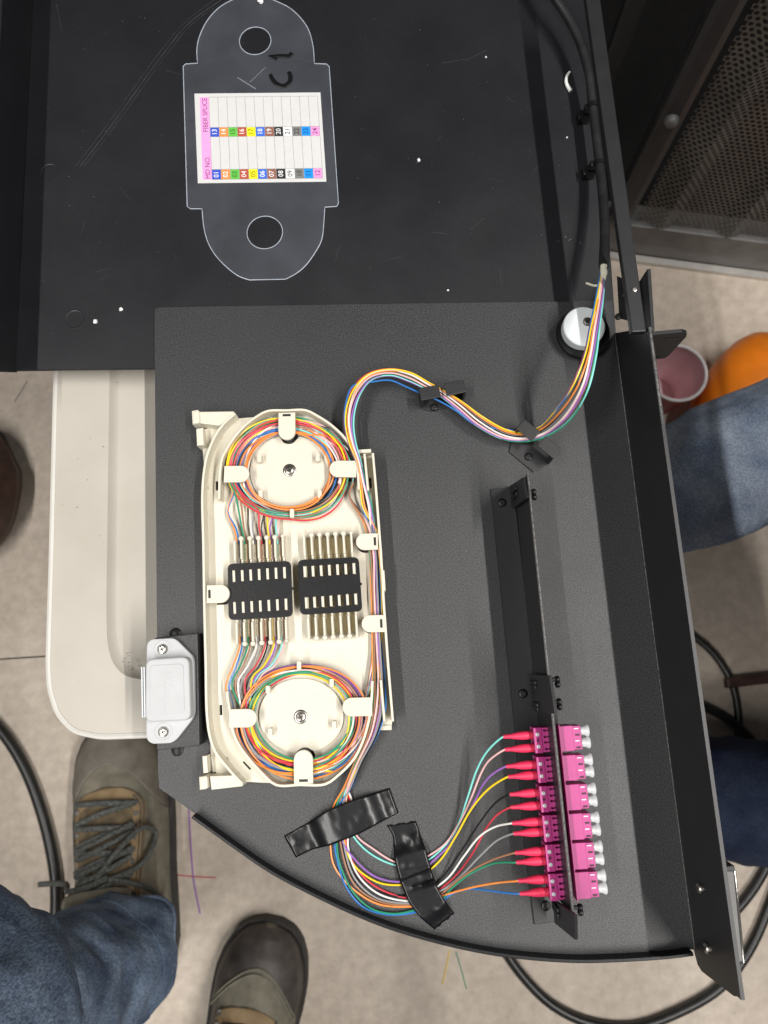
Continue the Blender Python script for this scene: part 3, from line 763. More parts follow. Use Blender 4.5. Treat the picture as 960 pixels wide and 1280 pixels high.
M['bay_tan'] = mat('tan_bay_strip', (0.64, 0.55, 0.36), .6, var=.08, scale=200)
for T, Bt in combs:
    for k in range(6):
        a0_, a1_, b0_, b1_ = P(*T[k], ZFL), P(*T[k + 1], ZFL), P(*Bt[k], ZFL), P(*Bt[k + 1], ZFL)
        def mixp(p, q, f): return p.lerp(q, f)
        q4 = [mixp(mixp(a0_, a1_, .14), mixp(b0_, b1_, .14), .035), mixp(mixp(a0_, a1_, .86), mixp(b0_, b1_, .86), .035), mixp(mixp(a0_, a1_, .86), mixp(b0_, b1_, .86), .965), mixp(mixp(a0_, a1_, .14), mixp(b0_, b1_, .14), .965)]
        obj('bay_strip', plate(q4, ZFL - .0002, ZFL + .0004), 'bay_tan', t_ca)  # tan strips laid over the bay floors between the ribs
# black splice holders, each with fourteen slots the ribs stand through
def holder(corners, slots, label):
    zt_ = ZR + .0002
    cs_ = [P(u, v, zt_) for u, v in corners]
    t = thing('splice_holder', cs_[0].lerp(cs_[2], .5) + Vector((0, 0, -.004)), label, 'splice holder', 'black splice holders in the cassette')
    hs = []
    for (u, v0, v1, wd, lean) in slots:
        q = [P(u - 2.1, v0, zt_), P(u + wd, v0, zt_), P(u + wd + lean, v1, zt_), P(u - 2.1 + lean, v1, zt_)]
        hs.append([(p.x, p.y) for p in q])
    bm = holed(rounded(cs_, .0026, 6), hs, zt_ - .0012, zt_)
    obj('plate', bm, 'black', t)
    # ribs stand up through the slots
    for (u, v0, v1, wd, lean) in slots:
        q = [P(u - 1.7, v0 + .8, ZR + .0003), P(u + 1.5, v0 + .8, ZR + .0003), P(u + 1.5 + lean, v1 - .8, ZR + .0003), P(u - 1.7 + lean, v1 - .8, ZR + .0003)]
        obj('lock_tooth', plate(q, ZR - .0018, ZR + .0003, .00012, 1), 'cream', t)
    w = (cs_[1] - cs_[0]).normalized()
    for p_ in (cs_[0].lerp(cs_[3], .5), cs_[1].lerp(cs_[2], .5)):
        obj('latch_nub', lathe(p_ - Vector((0, 0, .0012)), [(.0007, 0), (.0007, .0013)], 10), 'black', t)
    return t
sl1 = [(292 + 10.55 * k, 712.5 - .75 * k, 728 - .75 * k, 2.1, .6) for k in range(7)] + [(293 + 10.7 * k, 752 - .75 * k, 767.5 - .75 * k, 2.1, .6) for k in range(7)]
holder([(284.5, 704.8), (363.3, 701), (366, 770.5), (285.8, 775.3)], sl1, 'black slotted splice holder on the left, clamped over the filled splice sleeves')
sl2 = [(380.6 + 10.25 * k, 707.3 - .68 * k, 722 - .68 * k, 5.5 if k < 6 else 2, .8) for k in range(7)] + [(382.5 + 10.3 * k, 746.2 - .8 * k, 761 - .8 * k, 5.5 if k < 6 else 2, .8) for k in range(7)]
holder([(372.2, 700), (448.3, 696.2), (453, 764), (375.2, 768.6)], sl2, 'black slotted splice holder on the right, clamped over the empty comb')

# ================================================================== fibres
FR = .00043
rnd = random.Random(11)
LANE = {'yellow': .93, 'green': .84, 'red': .78, 'brown': .7, 'rose': .62, 'aqua': .55, 'white': .5, 'black': .44, 'slate': .38, 'violet': .3, 'orange': .06, 'blue': .16}
ZUP = {'yellow': .0012, 'orange': .0012, 'green': .0008, 'red': .0006, 'blue': -.0008, 'aqua': -.0006, 'violet': -.0003}
def coil(cu, cv, sgn, f0, f1, seed, tstart, tend, up, colr='white'):
    """image-plane coil between inner disc and outer wall, list of (u,v,z)"""
    rr = random.Random(seed); out = []; n = int(abs(f1 - f0) / 15) + 2
    kn = [rr.random() for _ in range(int(abs(f1 - f0) / 120) + 3)]; kz = [rr.random() for _ in range(int(abs(f1 - f0) / 75) + 3)]
    kn[0] = tstart
    lane = LANE[colr] if up else 1 - LANE[colr] * .8; zu = ZUP.get(colr, 0)
    for i in range(n + 1):
        q = i / n; f = f0 + (f1 - f0) * q
        x = q * (len(kn) - 1.001); a = int(x); w = x - a; w = w * w * (3 - 2 * w); t = kn[a] * (1 - w) + kn[min(a + 1, len(kn) - 1)] * w
        if q > .9: t = t * (1 - (q - .9) * 10) + tend * (q - .9) * 10
        t = min(1, max(0, .5 + 1.2 * (.5 * t + .5 * lane - .5))) if q > .06 else t
        x = q * (len(kz) - 1.001); a = int(x); w = x - a; w = w * w * (3 - 2 * w); z = kz[a] * (1 - w) + kz[min(a + 1, len(kz) - 1)] * w
        c, s = math.cos(R(f)), math.sin(R(f))
        if up:
            A_ = 50.5 + t * (32 if c > 0 else 30.5); B_ = (45 + t * 26) if s > 0 else (43.5 + t * (18 + 14 * max(0, c)))
            out.append((cu + A_ * c, cv - B_ * s, ZFL + .0014 + z * .0040 + zu))
        else:
            A_ = 54 + t * 29; B_ = (48 + t * 32) if s > 0 else (48 + t * 20)
            out.append((cu + A_ * c, cv + B_ * s, ZFL + .0014 + z * .0040 + zu))
    return out
LAT = {'orange': 0, 'green': .1, 'brown': .2, 'aqua': .3, 'rose': .42, 'white': .5, 'red': .58, 'yellow': .64, 'violet': .72, 'slate': .8, 'black': .9, 'blue': 1.0}
BAY = {'orange': 0, 'blue': 0, 'green': 1, 'brown': 1, 'slate': 2, 'white': 2, 'red': 3, 'black': 3, 'yellow': 4, 'violet': 4, 'aqua': 5, 'rose': 5}
SIDE = {'orange': -1, 'blue': 1, 'green': -1, 'brown': 1, 'slate': 1, 'white': -1, 'red': -1, 'black': 1, 'yellow': -1, 'violet': 1, 'aqua': -1, 'rose': 1}
BU = [297, 306.8, 317.5, 328, 338.3, 348.2]; BL = [301, 311, 321.7, 332.5, 343.2, 353.2]
FIBW = {k: v for k, v in FIB}

PIG = {
 'aqua': [(629, 921), (610, 938), (597, 960), (585, 995), (573, 1030), (558, 1055), (535, 1075), (515, 1082), (493, 1081), (463, 1067), (443, 1047), (430, 1020), (429, 1006)],
 'rose': [(631, 937), (612, 950), (602, 965), (588, 1000), (573, 1030), (557, 1054), (533, 1071), (513, 1079), (493, 1077), (465, 1060), (447, 1046), (434, 1020), (433, 1005)],
 'violet': [(632.5, 958), (615, 968), (603, 982), (594, 1000), (578, 1030), (560, 1058), (537, 1080), (520, 1095), (500, 1102), (468, 1095), (440, 1070), (428, 1050), (429, 1006)],
 'yellow': [(635, 971), (612, 985), (590, 1010), (570, 1045), (552, 1073), (538, 1087), (520, 1102), (502, 1106), (473, 1103), (443, 1082), (431, 1055), (432, 1008)],
 'black': [(637, 993), (620, 1003), (600, 1028), (575, 1066), (550, 1100), (530, 1116), (505, 1120), (470, 1114), (440, 1091), (427, 1056), (426, 1008)],
 'red': [(638.5, 1009), (622, 1018), (608, 1035), (590, 1068), (570, 1094), (548, 1113), (530, 1121), (507, 1122), (473, 1110), (450, 1091), (433, 1056), (437, 1003)],
 'white': [(640, 1029), (620, 1033), (600, 1045), (580, 1070), (562, 1095), (547, 1108), (528, 1123), (508, 1126), (473, 1117), (447, 1093), (435, 1057), (440, 1003)],
 'slate': [(641.5, 1042), (622, 1050), (600, 1070), (577, 1094), (560, 1108), (550, 1114), (530, 1126), (510, 1129), (470, 1122), (443, 1097), (430, 1056), (427.5, 1008)],
 'brown': [(643.5, 1066), (620, 1073), (598, 1083), (575, 1098), (552, 1117), (535, 1127), (510, 1131), (472, 1126), (442, 1104), (426, 1056), (424, 1009)],
 'green': [(645, 1078), (625, 1078), (608, 1082), (585, 1094), (565, 1110), (548, 1128), (517, 1138), (490, 1142), (463, 1135), (440, 1113), (424, 1077), (421, 1056), (420, 1010)],
 'orange': [(647.5, 1101), (625, 1103), (600, 1107), (575, 1113), (553, 1120), (535, 1129), (512, 1133), (473, 1130), (440, 1110), (418, 1083), (413, 1057), (416, 1011)],
 'blue': [(649.5, 1117), (625, 1115), (603, 1112), (585, 1111), (565, 1117), (545, 1132), (515, 1141), (483, 1143), (453, 1133), (432, 1107), (422, 1077), (418.5, 1057), (422, 1010)]}
PIGWHERE = {'aqua': 'topmost boot', 'rose': 'second boot from the top', 'violet': 'third boot from the top', 'yellow': 'fourth boot from the top', 'black': 'fifth boot from the top', 'red': 'sixth boot from the top',
            'white': 'seventh boot from the top', 'slate': 'eighth boot from the top', 'brown': 'ninth boot from the top', 'green': 'tenth boot from the top', 'orange': 'eleventh boot from the top', 'blue': 'lowest boot'}
ORDER = ['aqua', 'rose', 'violet', 'yellow', 'black', 'red', 'white', 'slate', 'brown', 'green', 'orange', 'blue']
pig_root = {}
# adapter frame -------------------------------------------------------------
BA, BB = P(645, 635, 0), P(696, 1150, 0)
at = (BB - BA).normalized(); an = Vector((-at.y, at.x, 0))
if an.x < 0: an = -an
ZA = .0245
boot_proto = None
BOOTZ = .0195
for i, c in enumerate(ORDER):
    u0, v0 = PIG[c][0]
    p0 = P(u0, v0, BOOTZ)
    t = thing('pigtail_fibre', p0, '%s pigtail fibre ending in the %s, counted down the adapter row' % ({'slate': 'grey'}.get(c, c), PIGWHERE[c]), 'fibre', 'pigtail fibres with red boots')
    pig_root[c] = t
    lat = LAT[c]; path = []
    n = len(PIG[c])
    path.append(P(u0 + 6, v0 - 1, BOOTZ))
    for k, (u, v) in enumerate(PIG[c]):
        q = k / (n - 1)
        hz_ = BOOTZ * max(0, 1 - q * (n - 1) / (5.0 if c in ('aqua', 'rose', 'violet') else 4.2)) ** 1.2
        layer = .0007 + .0009 * ((i * 7) % 5) / 4
        if c == 'black': layer = .0007
        path.append(P(u, v, max(layer, hz_)))
    zj = .0004 * ((i * 5) % 6)
    for (a, b, w, z) in ((430, 985, 9, .0035), (444, 953, 9, .0065), (458, 918, 14, .0085), (464, 885, 17, .0085), (466, 850, 15, .0075), (466, 800, 10, .0065), (464.5, 740, 10, .0065), (461.5, 690, 10, .0065), (456, 656, 7, .0068)):
        path.append(P(a + w * lat + rnd.uniform(-.8, .8), b, z + zj * (1 if b < 960 else .3)))
    bay = BAY[c]; fe = [192, 208, 222, 236, 246, 254][bay] + (5 if SIDE[c] > 0 else 0)
    loops = 3 if i % 3 else 2
    cl = coil(362, 589, 1, -24, 360 * loops + fe, 100 + i, .98, [1, .8, .72, .6, .5, .5][bay], True, c)
    path += [P(*q) for q in cl]
    ub = BU[bay] + SIDE[c] * 1.3
    if bay == 0: path.append(P(285, 640, ZFL + .004))
    path += [P(ub - 3.5 + bay * .3, 660, ZFL + .0035), P(ub, 676, ZFL + .0025), P(ub + .5, 692, ZFL + .002 + .0006 * (SIDE[c] > 0)), P(ub + 1.5, 738, ZFL + .0022)]
    obj('fibre', tube(path, FR, 7, .0009), 'fib_' + c, t, True)
    # red boot
    e0 = P(u0, v0, BOOTZ); ax = (an * 1.0 + at * -.0).normalized()
    prof = [(.00075, 0), (.00085, .0003), (.00095, .0028), (.0016, .0062), (.0018, .0082), (.0017, .0135)]
    if boot_proto is None:
        boot_proto = obj('connector_boot', lathe(e0, prof, 18, ax), 'boot', t, True)
        bx_ = e0 + ax * .0155
        conn_proto = obj('connector_body', bmbevel(box(bx_, ax, at, (0, 0, 1), .0045, .0036, .0046), .0003), 'magenta2', t)
    else:
        b2 = dup(boot_proto, t); c2 = dup(conn_proto, t)

# incoming fibres: cable end -> spool -> two clips -> cassette -> lower coil
INC = [((753, 336), 0.5, .0232, 0.3), ((752, 352), 3, .028, .6), ((748.5, 378), 4.5, .036, .9), ((743, 410), 5.5, .042, 1.0), ((737, 445), 6.5, .044, 1.1), ((726, 482), 9, .040, 1.3), ((704, 518), 10, .025, 1.4),
       ((676, 541), 6.5, .0085, 1.2), ((655, 546.5), 5, .0065, 1.0), ((630, 543), 6, .0075, 1), ((600, 526.5), 6.5, .0088, 1.2), ((575, 506.5), 5.5, .0085, 1.2), ((553, 491), 4, .0075, 1), ((534, 481), 5, .0078, 1),
       ((513, 470), 6.5, .0100, 1), ((488, 464.5), 5, .0115, 1), ((463, 470), 5, .0125, 1), ((447, 486), 6, .0135, 1), ((438, 508), 6, .0135, 1), ((436, 530), 5, .0130, .8), ((440, 553), 3.8, .0128, .6), ((448, 577), 2.6, .0125, .8), ((453.5, 605), 3.4, .0110, .9), ((459.5, 634), 5, .0088, 1)]
RINGORD = ['blue', 'yellow', 'orange', 'white', 'rose', 'violet', 'aqua', 'green', 'brown', 'slate', 'black', 'red']
for i, (c, _) in enumerate(FIB):
    path = []
    ph0 = 2 * math.pi * RINGORD.index(c) / 12
    N = len(INC)
    for k, ((u, v), w, z, hz_) in enumerate(INC):
        ph = ph0 + .35 * math.sin(k * .4 + i)
        (ua, va), (ub, vb) = INC[max(k - 1, 0)][0], INC[min(k + 1, N - 1)][0]
        L = math.hypot(ub - ua, vb - va); nx, ny = -(vb - va) / L, (ub - ua) / L
        off = w * 1.25 * (2 / math.pi) * math.asin(math.cos(ph))
        if c == 'blue' and 10 <= k <= 16: off = -w - [0, 3, 7, 8, 8, 6, 3][k - 10] if True else off
        zz = z + hz_ * .0011 * math.sin(ph)
        path.append(P(u + nx * off, v + ny * off, zz))
    lat = ((i * 7 + 3) % 12) / 11
    for (a, b, w, z) in ((462, 666, 10, .0078), (464.5, 700, 10, .0066), (466.5, 740, 10, .0066), (467, 790, 10, .0068), (463.5, 832, 8, .0075), (459.5, 858, 4, .0075)):
        path.append(P(a + w * lat, b, z + .0003 * ((i * 5) % 5)))
    bay = BAY[c]; fe = [178, 184, 188, 192, 196, 200][bay] + (4 if SIDE[c] > 0 else 0)
    loops = 3 if i % 3 != 1 else 2
    cl = coil(377, 896, -1, -14, 360 * loops + fe, 300 + i, .97, [1, .93, .85, .75, .65, .6][bay], False, c)
    path += [P(*q) for q in cl]
    ub = BL[bay] + SIDE[c] * 1.3
    ox = [284.5, 292, 300, 309, 318, 326][bay]
    path += [P(ox + SIDE[c] * 2, 858 - bay * 3, ZFL + .006), P((ox * .45 + ub * .55) + SIDE[c] * 1.5, 832, ZFL + .0055), P(ub + .3, 806, ZFL + .0032), P(ub - .8, 790, ZFL + .002 + .0006 * (SIDE[c] > 0)), P(ub - 2.5, 745, ZFL + .0022)]
    nm = {'slate': 'grey'}.get(c, c)
    o = obj('incoming_fibre', tube(path, FR * .95, 7, .0009), 'fib_' + c, None, True, loc=P(753, 338, .012))
    tagit(o, 'thin %s fibre running from the stripped black cable end through both clips to the cassette' % nm, 'fibre', 'incoming fibres from the black cable')

# splice sleeves in the six left bays
for k in range(6):
    a, b = P(BU[k] + .3, 681, ZFL + .0026), P(BL[k] - .3, 796, ZFL + .0026)
    ordn = ['first', 'second', 'third', 'fourth', 'fifth', 'sixth'][k]
    pair = ['orange and blue', 'green and brown', 'white and grey', 'red and black', 'yellow and violet', 'aqua and rose'][k]
    t = thing('splice_sleeve', a, 'clear splice sleeve holding the %s fibres, under the left black holder' % pair, 'splice sleeve', 'clear splice sleeves in the left comb')
    obj('tube', tube([a, b], .00135, 12), 'sleeve', t, True)
    d = (b - a).normalized(); s = Vector((-d.y, d.x, 0))
    obj('steel_pin', tube([a + Vector((0, 0, -.0007)) + s * .0002, b + Vector((0, 0, -.0007)) + s * .0002], .00045, 8), 'steel', t, True)

# ================================================================== black supply cable and cable ties
t_cb = thing('supply_cable', P(753, 335, 0.008), 'black round supply cable with pale stripped end, lying along the side rail', 'cable')
cpth = [P(672, -40, .014), P(690, -8, .013), P(710, 22, .012), P(726, 55, .0115), (P(736, 92, .011)), P(741, 133, .0095), P(745.5, 170, .0095), P(749.5, 205, .0095), P(754, 250, .0125), P(756, 290, .017), P(754.5, 333, .0228)]
obj('jacket', tube(cpth, .0024, 16, .003), 'cable', t_cb, True)
obj('inner_sheath', tube([P(754.5, 332, .0228), P(754, 340, .0245), P(753, 349, .0265)], lambda t: .0016 - .0004 * t, 10, .001), 'strip', t_cb, True)
obj('ripcord', tube([P(757, 340, .0225), P(754, 352, .020), P(745, 357, .016), P(733, 354, .012)], .00055, 6, .001), 'strip', t_cb, True)
obj('aramid_wrap', tube([P(756, 335, .0245), P(757.5, 341, .0265), P(755.5, 347, .0275)], .0008, 8, .001), 'strip', t_cb, True)
for (u, v, lu, lv, lab) in ((741.5, 133, 731, 141, 'upper black cable tie round the supply cable beside the rail'), (749.8, 205, 737, 211, 'lower black cable tie round the supply cable beside the rail')):
    c = P(u, v, .0095); t = thing('cable_tie', (c.x, c.y, ZC), lab, 'cable tie', 'black ties holding the supply cable')
    d = (P(u + 3, v + 38, .0095) - c).normalized()
    obj('strap', lathe(c - d * .0011, [(.00255, 0), (.0031, 0), (.0031, .0022), (.00255, .0022)], 24, d), 'black', t)
    h = P(lu, lv, .004)
    obj('mount', bmbevel(box((h.x, h.y, .0006), (1, 0, 0), (0, 1, 0), (0, 0, 1), .0065, .005, .0055), .0006), 'black', t)
    obj('tie_head', bmbevel(box((c + (h - c) * .75) + Vector((0, 0, .002)), (1, 0, 0), (0, 1, 0), (0, 0, 1), .0036, .003, .004), .0005), 'black', t)
    obj('tie_tail', tube([c + (h - c) * .75, h + Vector((-.0015, -.001, .002))], .0009, 6), 'black', t)

# ================================================================== white spool on black base disc
t_sp = thing('pivot_spool', P(729, 418, 0), 'milky white round spool with centre screw on a wide black disc', 'spool')
obj('base_disc', lathe(P(729.5, 416, 0.0055) - Vector((0, 0, .0055)), [(.0095, 0), (.0095, .0028), (.0128, .0032), (.0132, .004), (.0128, .0054), (.009, .0056)], 48), 'black', t_sp, True)
obj('white_disc', lathe(P(730.5, 407.5, .0125) - Vector((0, 0, .0125)), [(.0085, .0055), (.0098, .0062), (.0101, .0075), (.0101, .0117), (.0099, .0122), (.0095, .0125), (.0092, .0125), (.003, .0125)], 64), 'milky', t_sp, False)
screw(t_sp, P(734, 402.5, .0125), .0023, 'steel', .0012)

# ================================================================== folded cable clips
def clip(name, c1, c2, bside, label, zt_=.0125):
    """two folded tabs facing each other; bside: where the screw foot lies"""
    a = (c2 - c1); L = a.length; a.normalize(); b = Vector((a.y, -a.x, 0))
    if b.y > 0: b = -b
    mid = (c1 + c2) / 2
    t = thing(name, (mid.x, mid.y, 0), label, 'cable clip', 'folded black cable clips on the tray')
    hw_ = .0031; tl = .0095
    m0 = Vector((mid.x, mid.y, 0))
    x0, x1 = -L / 2 - tl / 2, L / 2 + tl / 2
    foot = [m0 + a * x0 - b * hw_, m0 + a * x1 - b * hw_, m0 + a * x1 + b * hw_, m0 + a * (x1 - .003) + b * (hw_ + bside), m0 + a * (x0 + .004) + b * (hw_ + bside), m0 + a * x0 + b * hw_]
    obj('foot', plate(foot, .0001, .0012, .0002), 'panel', t)
    for sgn, xe in ((-1, x0), (1, x1)):
        obj('upright', box(m0 + a * (xe - sgn * .0006) + Vector((0, 0, zt_ / 2)), a, b, (0, 0, 1), .0012, hw_ * 2, zt_ - .0012), 'panel', t)
        q0, q1 = xe, xe - sgn * tl
        tb = plate([m0 + a * q0 - b * hw_, m0 + a * q1 - b * hw_, m0 + a * q1 + b * hw_, m0 + a * q0 + b * hw_], zt_ - .0012, zt_)
        bmbevel(tb, .0003)
        obj('tab', tb, 'panel', t)
    sc = m0 + a * (x0 + .0065 if bside < .004 else .0015) + b * (hw_ + bside * .45) + Vector((0, 0, .0012))
    screw(t, sc, .0019, 'black', .0011)
    return t
clip('cable_clip', P(537.5, 490.5, .0125), P(569, 484.5, .0125), .0022, 'folded black cable clip lying level, nearer the cassette loop')
clip('cable_clip', P(660.5, 537.5, .0125), P(687, 559, .0125), .0075, 'folded black cable clip set at a slant, nearer the white spool')

# ================================================================== adapter bracket
t_br = thing('adapter_bracket', BA, 'long black steel adapter bracket with upright panel, screwed to the tray', 'bracket')
fl = [P(u, v, .0011) for u, v in ((613, 611), (638, 609), (645.5, 640), (667.5, 843), (697, 1152), (668, 1156), (655, 1058), (642, 903))]
obj('flange', plate(fl, .0001, .0011, .0002, 1), 'panel', t_br)
pn = an
def pp(u, v, off=0): return PV(u, v, BA + an * off, an) 
zt_b = .0355
sA = (P(645, 634, 0) - BA).dot(at)
p1, p2 = BA + at * (-.001), BA + at * ((BB - BA).length - .0115)
# upright panel with cut-outs would be hidden by the adapters; solid sheet
obj('upright_panel', vslab([p1 + Vector((0, 0, .0011)), p2 + Vector((0, 0, .0011)), p2 + Vector((0, 0, zt_b)), p1 - at * .0075 + Vector((0, 0, zt_b))], an, .0012), 'panel', t_br)
obj('worn_edge', tube([p1 - at * .0075 + Vector((0, 0, zt_b)) + an * .0006, p2 + Vector((0, 0, zt_b)) + an * .0006], .00028, 6), 'edge', t_br, True)
for px in ([(637.8, 610), (641.5, 634), (645, 634.5), (661, 622), (656.5, 596.5), (639, 608)], [(664.5, 842), (690, 844.5), (697, 892), (670.5, 890)], [(694.3, 1124), (722, 1143), (722.6, 1174.5), (696.5, 1153.5)]):
    pts = [pp(u, v, -.0012) for u, v in px]
    tb = obj('mounting_tab', bmbevel(vslab(pts, -an, .0012), .0002), 'panel', t_br)
for (u, v) in ((641, 616.5), (642, 623), (668, 853), (668.7, 858.5), (671, 880.5), (671.5, 885.5), (699, 1139), (700, 1146)):
    c = pp(u, v, -.0026); c.z = .0165
    obj('fastener_prong', bmbevel(box(c, an, at, (0, 0, 1), .0016, .0017, .0125), .0004), 'black', t_br)
for (u, v) in ((667, 618), (696.5, 852), (698.8, 880), (725, 1137)):
    q0 = P(u, v - 3, .024); q1 = P(u + .6, v + 3.4, .024)
    obj('fastener_end', merge(lathe(q0, [(.0004, -.0012), (.0013, -.0008), (.0015, 0), (.0013, .0008), (.0004, .0012)], 12, an), lathe(q1, [(.0004, -.0012), (.0013, -.0008), (.0015, 0), (.0013, .0008), (.0004, .0012)], 12, an),
        tube([q0 - an * .006, q0], .0009, 6)), 'black', t_br, True)
for (u, v) in ((627.5, 628.5), (653.5, 867), (682, 1132)):
    screw(t_br, P(u, v, .0011), .0021, 'black', .0012, washer=None)

# ================================================================== duplex adapters and dust caps
ADW = .0104
names = ['topmost', 'second from top', 'third from top', 'fourth from top', 'fifth from top', 'lowest']
who = ['aqua and rose', 'violet and yellow', 'black and red', 'white and grey', 'brown and green', 'orange and blue']
def origin(k): return P(694 + 3.9 * k, 908 + 36.55 * k, ZA)
o0 = origin(0)
def abox(n0, n1, t0, t1, z0, z1, bev=.0002):
    c = o0 + an * (n0 + n1) / 2 + at * (t0 + t1) / 2 + Vector((0, 0, (z0 + z1) / 2))
    b = box(c, an, at, (0, 0, 1), abs(n1 - n0), t1 - t0, z1 - z0)
    if bev: bmbevel(b, bev)
    return b
def adapter0(t):
    bms = [abox(-.0066, -.0004, .0003, ADW - .0003, -.0095, -.0026), abox(-.0092, -.0062, 0, .0006, -.0098, -.0001), abox(-.0092, -.0062, ADW - .0006, ADW, -.0098, -.0001), abox(-.0092, -.0062, 0, ADW, -.0098, -.0085), abox(-.0092, -.0062, .0047, .0057, -.0098, -.0008)]
    obj('body', bmjoin(bms), 'magenta', t)
    mt = Matrix((an, at, Vector((0, 0, 1)))).transposed().to_4x4(); mt.translation = o0
    if mt.determinant() < 0: pass
    hs = []
    for tt in (.0014, .0040, .0062, .0089):
        hs.append([(-.0052, tt - .0003), (-.0048, tt - .0005), (-.0042, tt - .0005), (-.0038, tt - .0003), (-.0007, tt - .0003), (-.0007, tt + .0003), (-.0038, tt + .0003), (-.0042, tt + .0005), (-.0048, tt + .0005), (-.0052, tt + .0003)])
    bm = holed([(-.0061, .0003), (-.0003, .0003), (-.0003, ADW - .0003), (-.0061, ADW - .0003)], hs, -.0024, -.0004)
    bmesh.ops.transform(bm, matrix=mt, verts=bm.verts); obj('slotted_top', bm, 'magenta2', t)
    obj('front_bar', abox(-.0093, -.0060, 0, ADW, -.0016, .0001, .0003), 'magenta', t)
    for tt, mm in ((.0028, 'white'), (.0077, 'white'), (.0052, 'slot')):
        c_ = o0 + an * -.0078 + at * tt + Vector((0, 0, .00012))
        obj('latch_window', lathe(c_, [(.0008, 0), (.0008, .0001), (.0005, .00022)] if mm == 'white' else [(.0006, -.0001), (.0006, .00004)], 14), mm, t)
    obj('outer_body', bmjoin([abox(.0014, .0072, .0001, ADW - .0001, -.0096, 0), abox(.0070, .0106, .0004, ADW - .0004, -.0094, -.0006)]), 'magenta', t)
    obj('step_band', abox(.0071, .0103, .0010, ADW - .0010, -.0009, -.0003, .0001), 'magenta2', t)
    for tt in (.0012, .0062): obj('index_mark', abox(.0078, .0096, tt, tt + .00045, -.0004, -.00022, 0), 'white', t)
    for tt in (.0037, .0088): obj('latch_slot', abox(.0080, .0099, tt - .0001, tt + .0007, -.0004, -.00024, 0), 'slot', t)
    obj('clip_flange', bmjoin([abox(-.0004, -.0001, -.0008, ADW + .0008, -.0105, .0004, 0), abox(.0013, .0017, -.0006, ADW + .0006, -.0105, .0006, 0)]), 'magenta2', t)
ad0 = None
cap0 = None
for k in range(6):
    L = origin(k)
    if k == 0:
        L0 = L; ad0 = thing('duplex_adapter', L0, 'magenta duplex adapter, topmost on the black bracket, taking the aqua and rose fibres', 'adapter', 'magenta duplex adapters on the bracket'); adapter0(ad0)
        kids = list(ad0.children)
    else:
        t = thing('duplex_adapter', L, 'magenta duplex adapter, %s on the black bracket, taking the %s fibres' % (names[k], who[k]), 'adapter', 'magenta duplex adapters on the bracket')
        for ch in kids: dup(ch, t)
    for j in range(2):
        rc = L + an * .0104 + at * (ADW * (.27 if j == 0 else .74)) + Vector((0, 0, -.0042))
        t = thing('dust_cap', rc, 'white flared dust cap, %s one in the %s magenta adapter' % (('upper', 'lower')[j], {'topmost': 'topmost', 'lowest': 'lowest'}.get(names[k], names[k])), 'dust cap', 'white dust caps in the adapters')
        if cap0 is None:
            cap0 = obj('cap', lathe(rc, [(.0012, -.0008), (.0019, 0), (.0020, .0008), (.0018, .0014), (.0020, .0024), (.0025, .0031), (.0026, .0040), (.0022, .0043), (.0012, .0042)], 22, an), 'capmat', t, True)
        else: dup(cap0, t)

# ================================================================== magnetic catch on its black block
t_mc = thing('magnetic_catch', P(215, 860, 0), 'pale grey magnetic catch with two steel screws on a black block at the tray edge', 'magnetic catch')
zb = .009
obj('block', bmbevel(plate([P(u, v, zb) for u, v in ((193.5, 797), (247, 791), (249.5, 932), (195.5, 938))], .0001, zb), .0006), 'tray', t_mc)
zf_ = .0115
fl = [(183, 812), (183.5, 804), (189, 799), (216, 797.5), (221, 800), (240, 819), (242, 826), (243, 890), (240.5, 899), (221, 924), (214, 929), (190, 930), (184, 926), (182.5, 918)]
obj('mounting_flange', plate(rounded([P(u, v, zf_) for u, v in fl], .002), zb, zf_, .0006), 'catch', t_mc)
zbd = .0175
bd = [(181.5, 824), (236, 820.5), (238.5, 900), (181, 903)]
body = obj('body', plate(rounded([P(u, v, zbd) for u, v in bd], .0035, 6), zf_ - .0002, zbd, .0012, 4), 'catch', t_mc, True)
obj('raised_face', plate(rounded([P(u, v, zbd + .0004) for u, v in ((187, 832), (229, 829.5), (230.5, 892), (187, 895))], .002, 4), zbd - .0003, zbd + .0003, .0002), 'catch', body)
for uu in (177, 180):
    obj('striker_plate', bmbevel(plate([P(uu - .9, 833.5, .0165), P(uu + .7, 833.5, .0165), P(uu + 1.8, 897, .0165), P(uu + .2, 897, .0165)], .010, .0165), .0002), 'white', t_mc)
for u, v in ((203.5, 811.5), (204.5, 915)):
    c = P(u, v, zf_)
    obj('countersink', lathe(c - Vector((0, 0, .0002)), [(.0041, 0), (.0041, .00035), (.0036, .0005), (.003, .00024)], 28), 'catch', t_mc, True)
    screw(t_mc, c + Vector((0, 0, .0003)), .0022, 'steel', .0011)
# faint raised script on the face, as it shows
e = []
zz = zbd + .00034
for (x0, y0, x1, y1) in ((214, 842, 207, 838), (216, 848, 206, 843), (217, 853, 208, 847), (216, 858, 207, 853), (213.5, 862, 208, 860), (212.5, 866, 208, 865), (212, 870, 208, 869.5), (212, 874, 208, 874), (211.5, 879, 208, 879)):
    e.append(tube([P(x0, y0, zz), P(x1, y1, zz)], 0.0002, 6, flat=.25))
e.append(tube([P(206, 850, zz), P(206, 888, zz)], .00018, 6, flat=.4))
obj('moulded_script', merge(*e), 'catch', body, True)

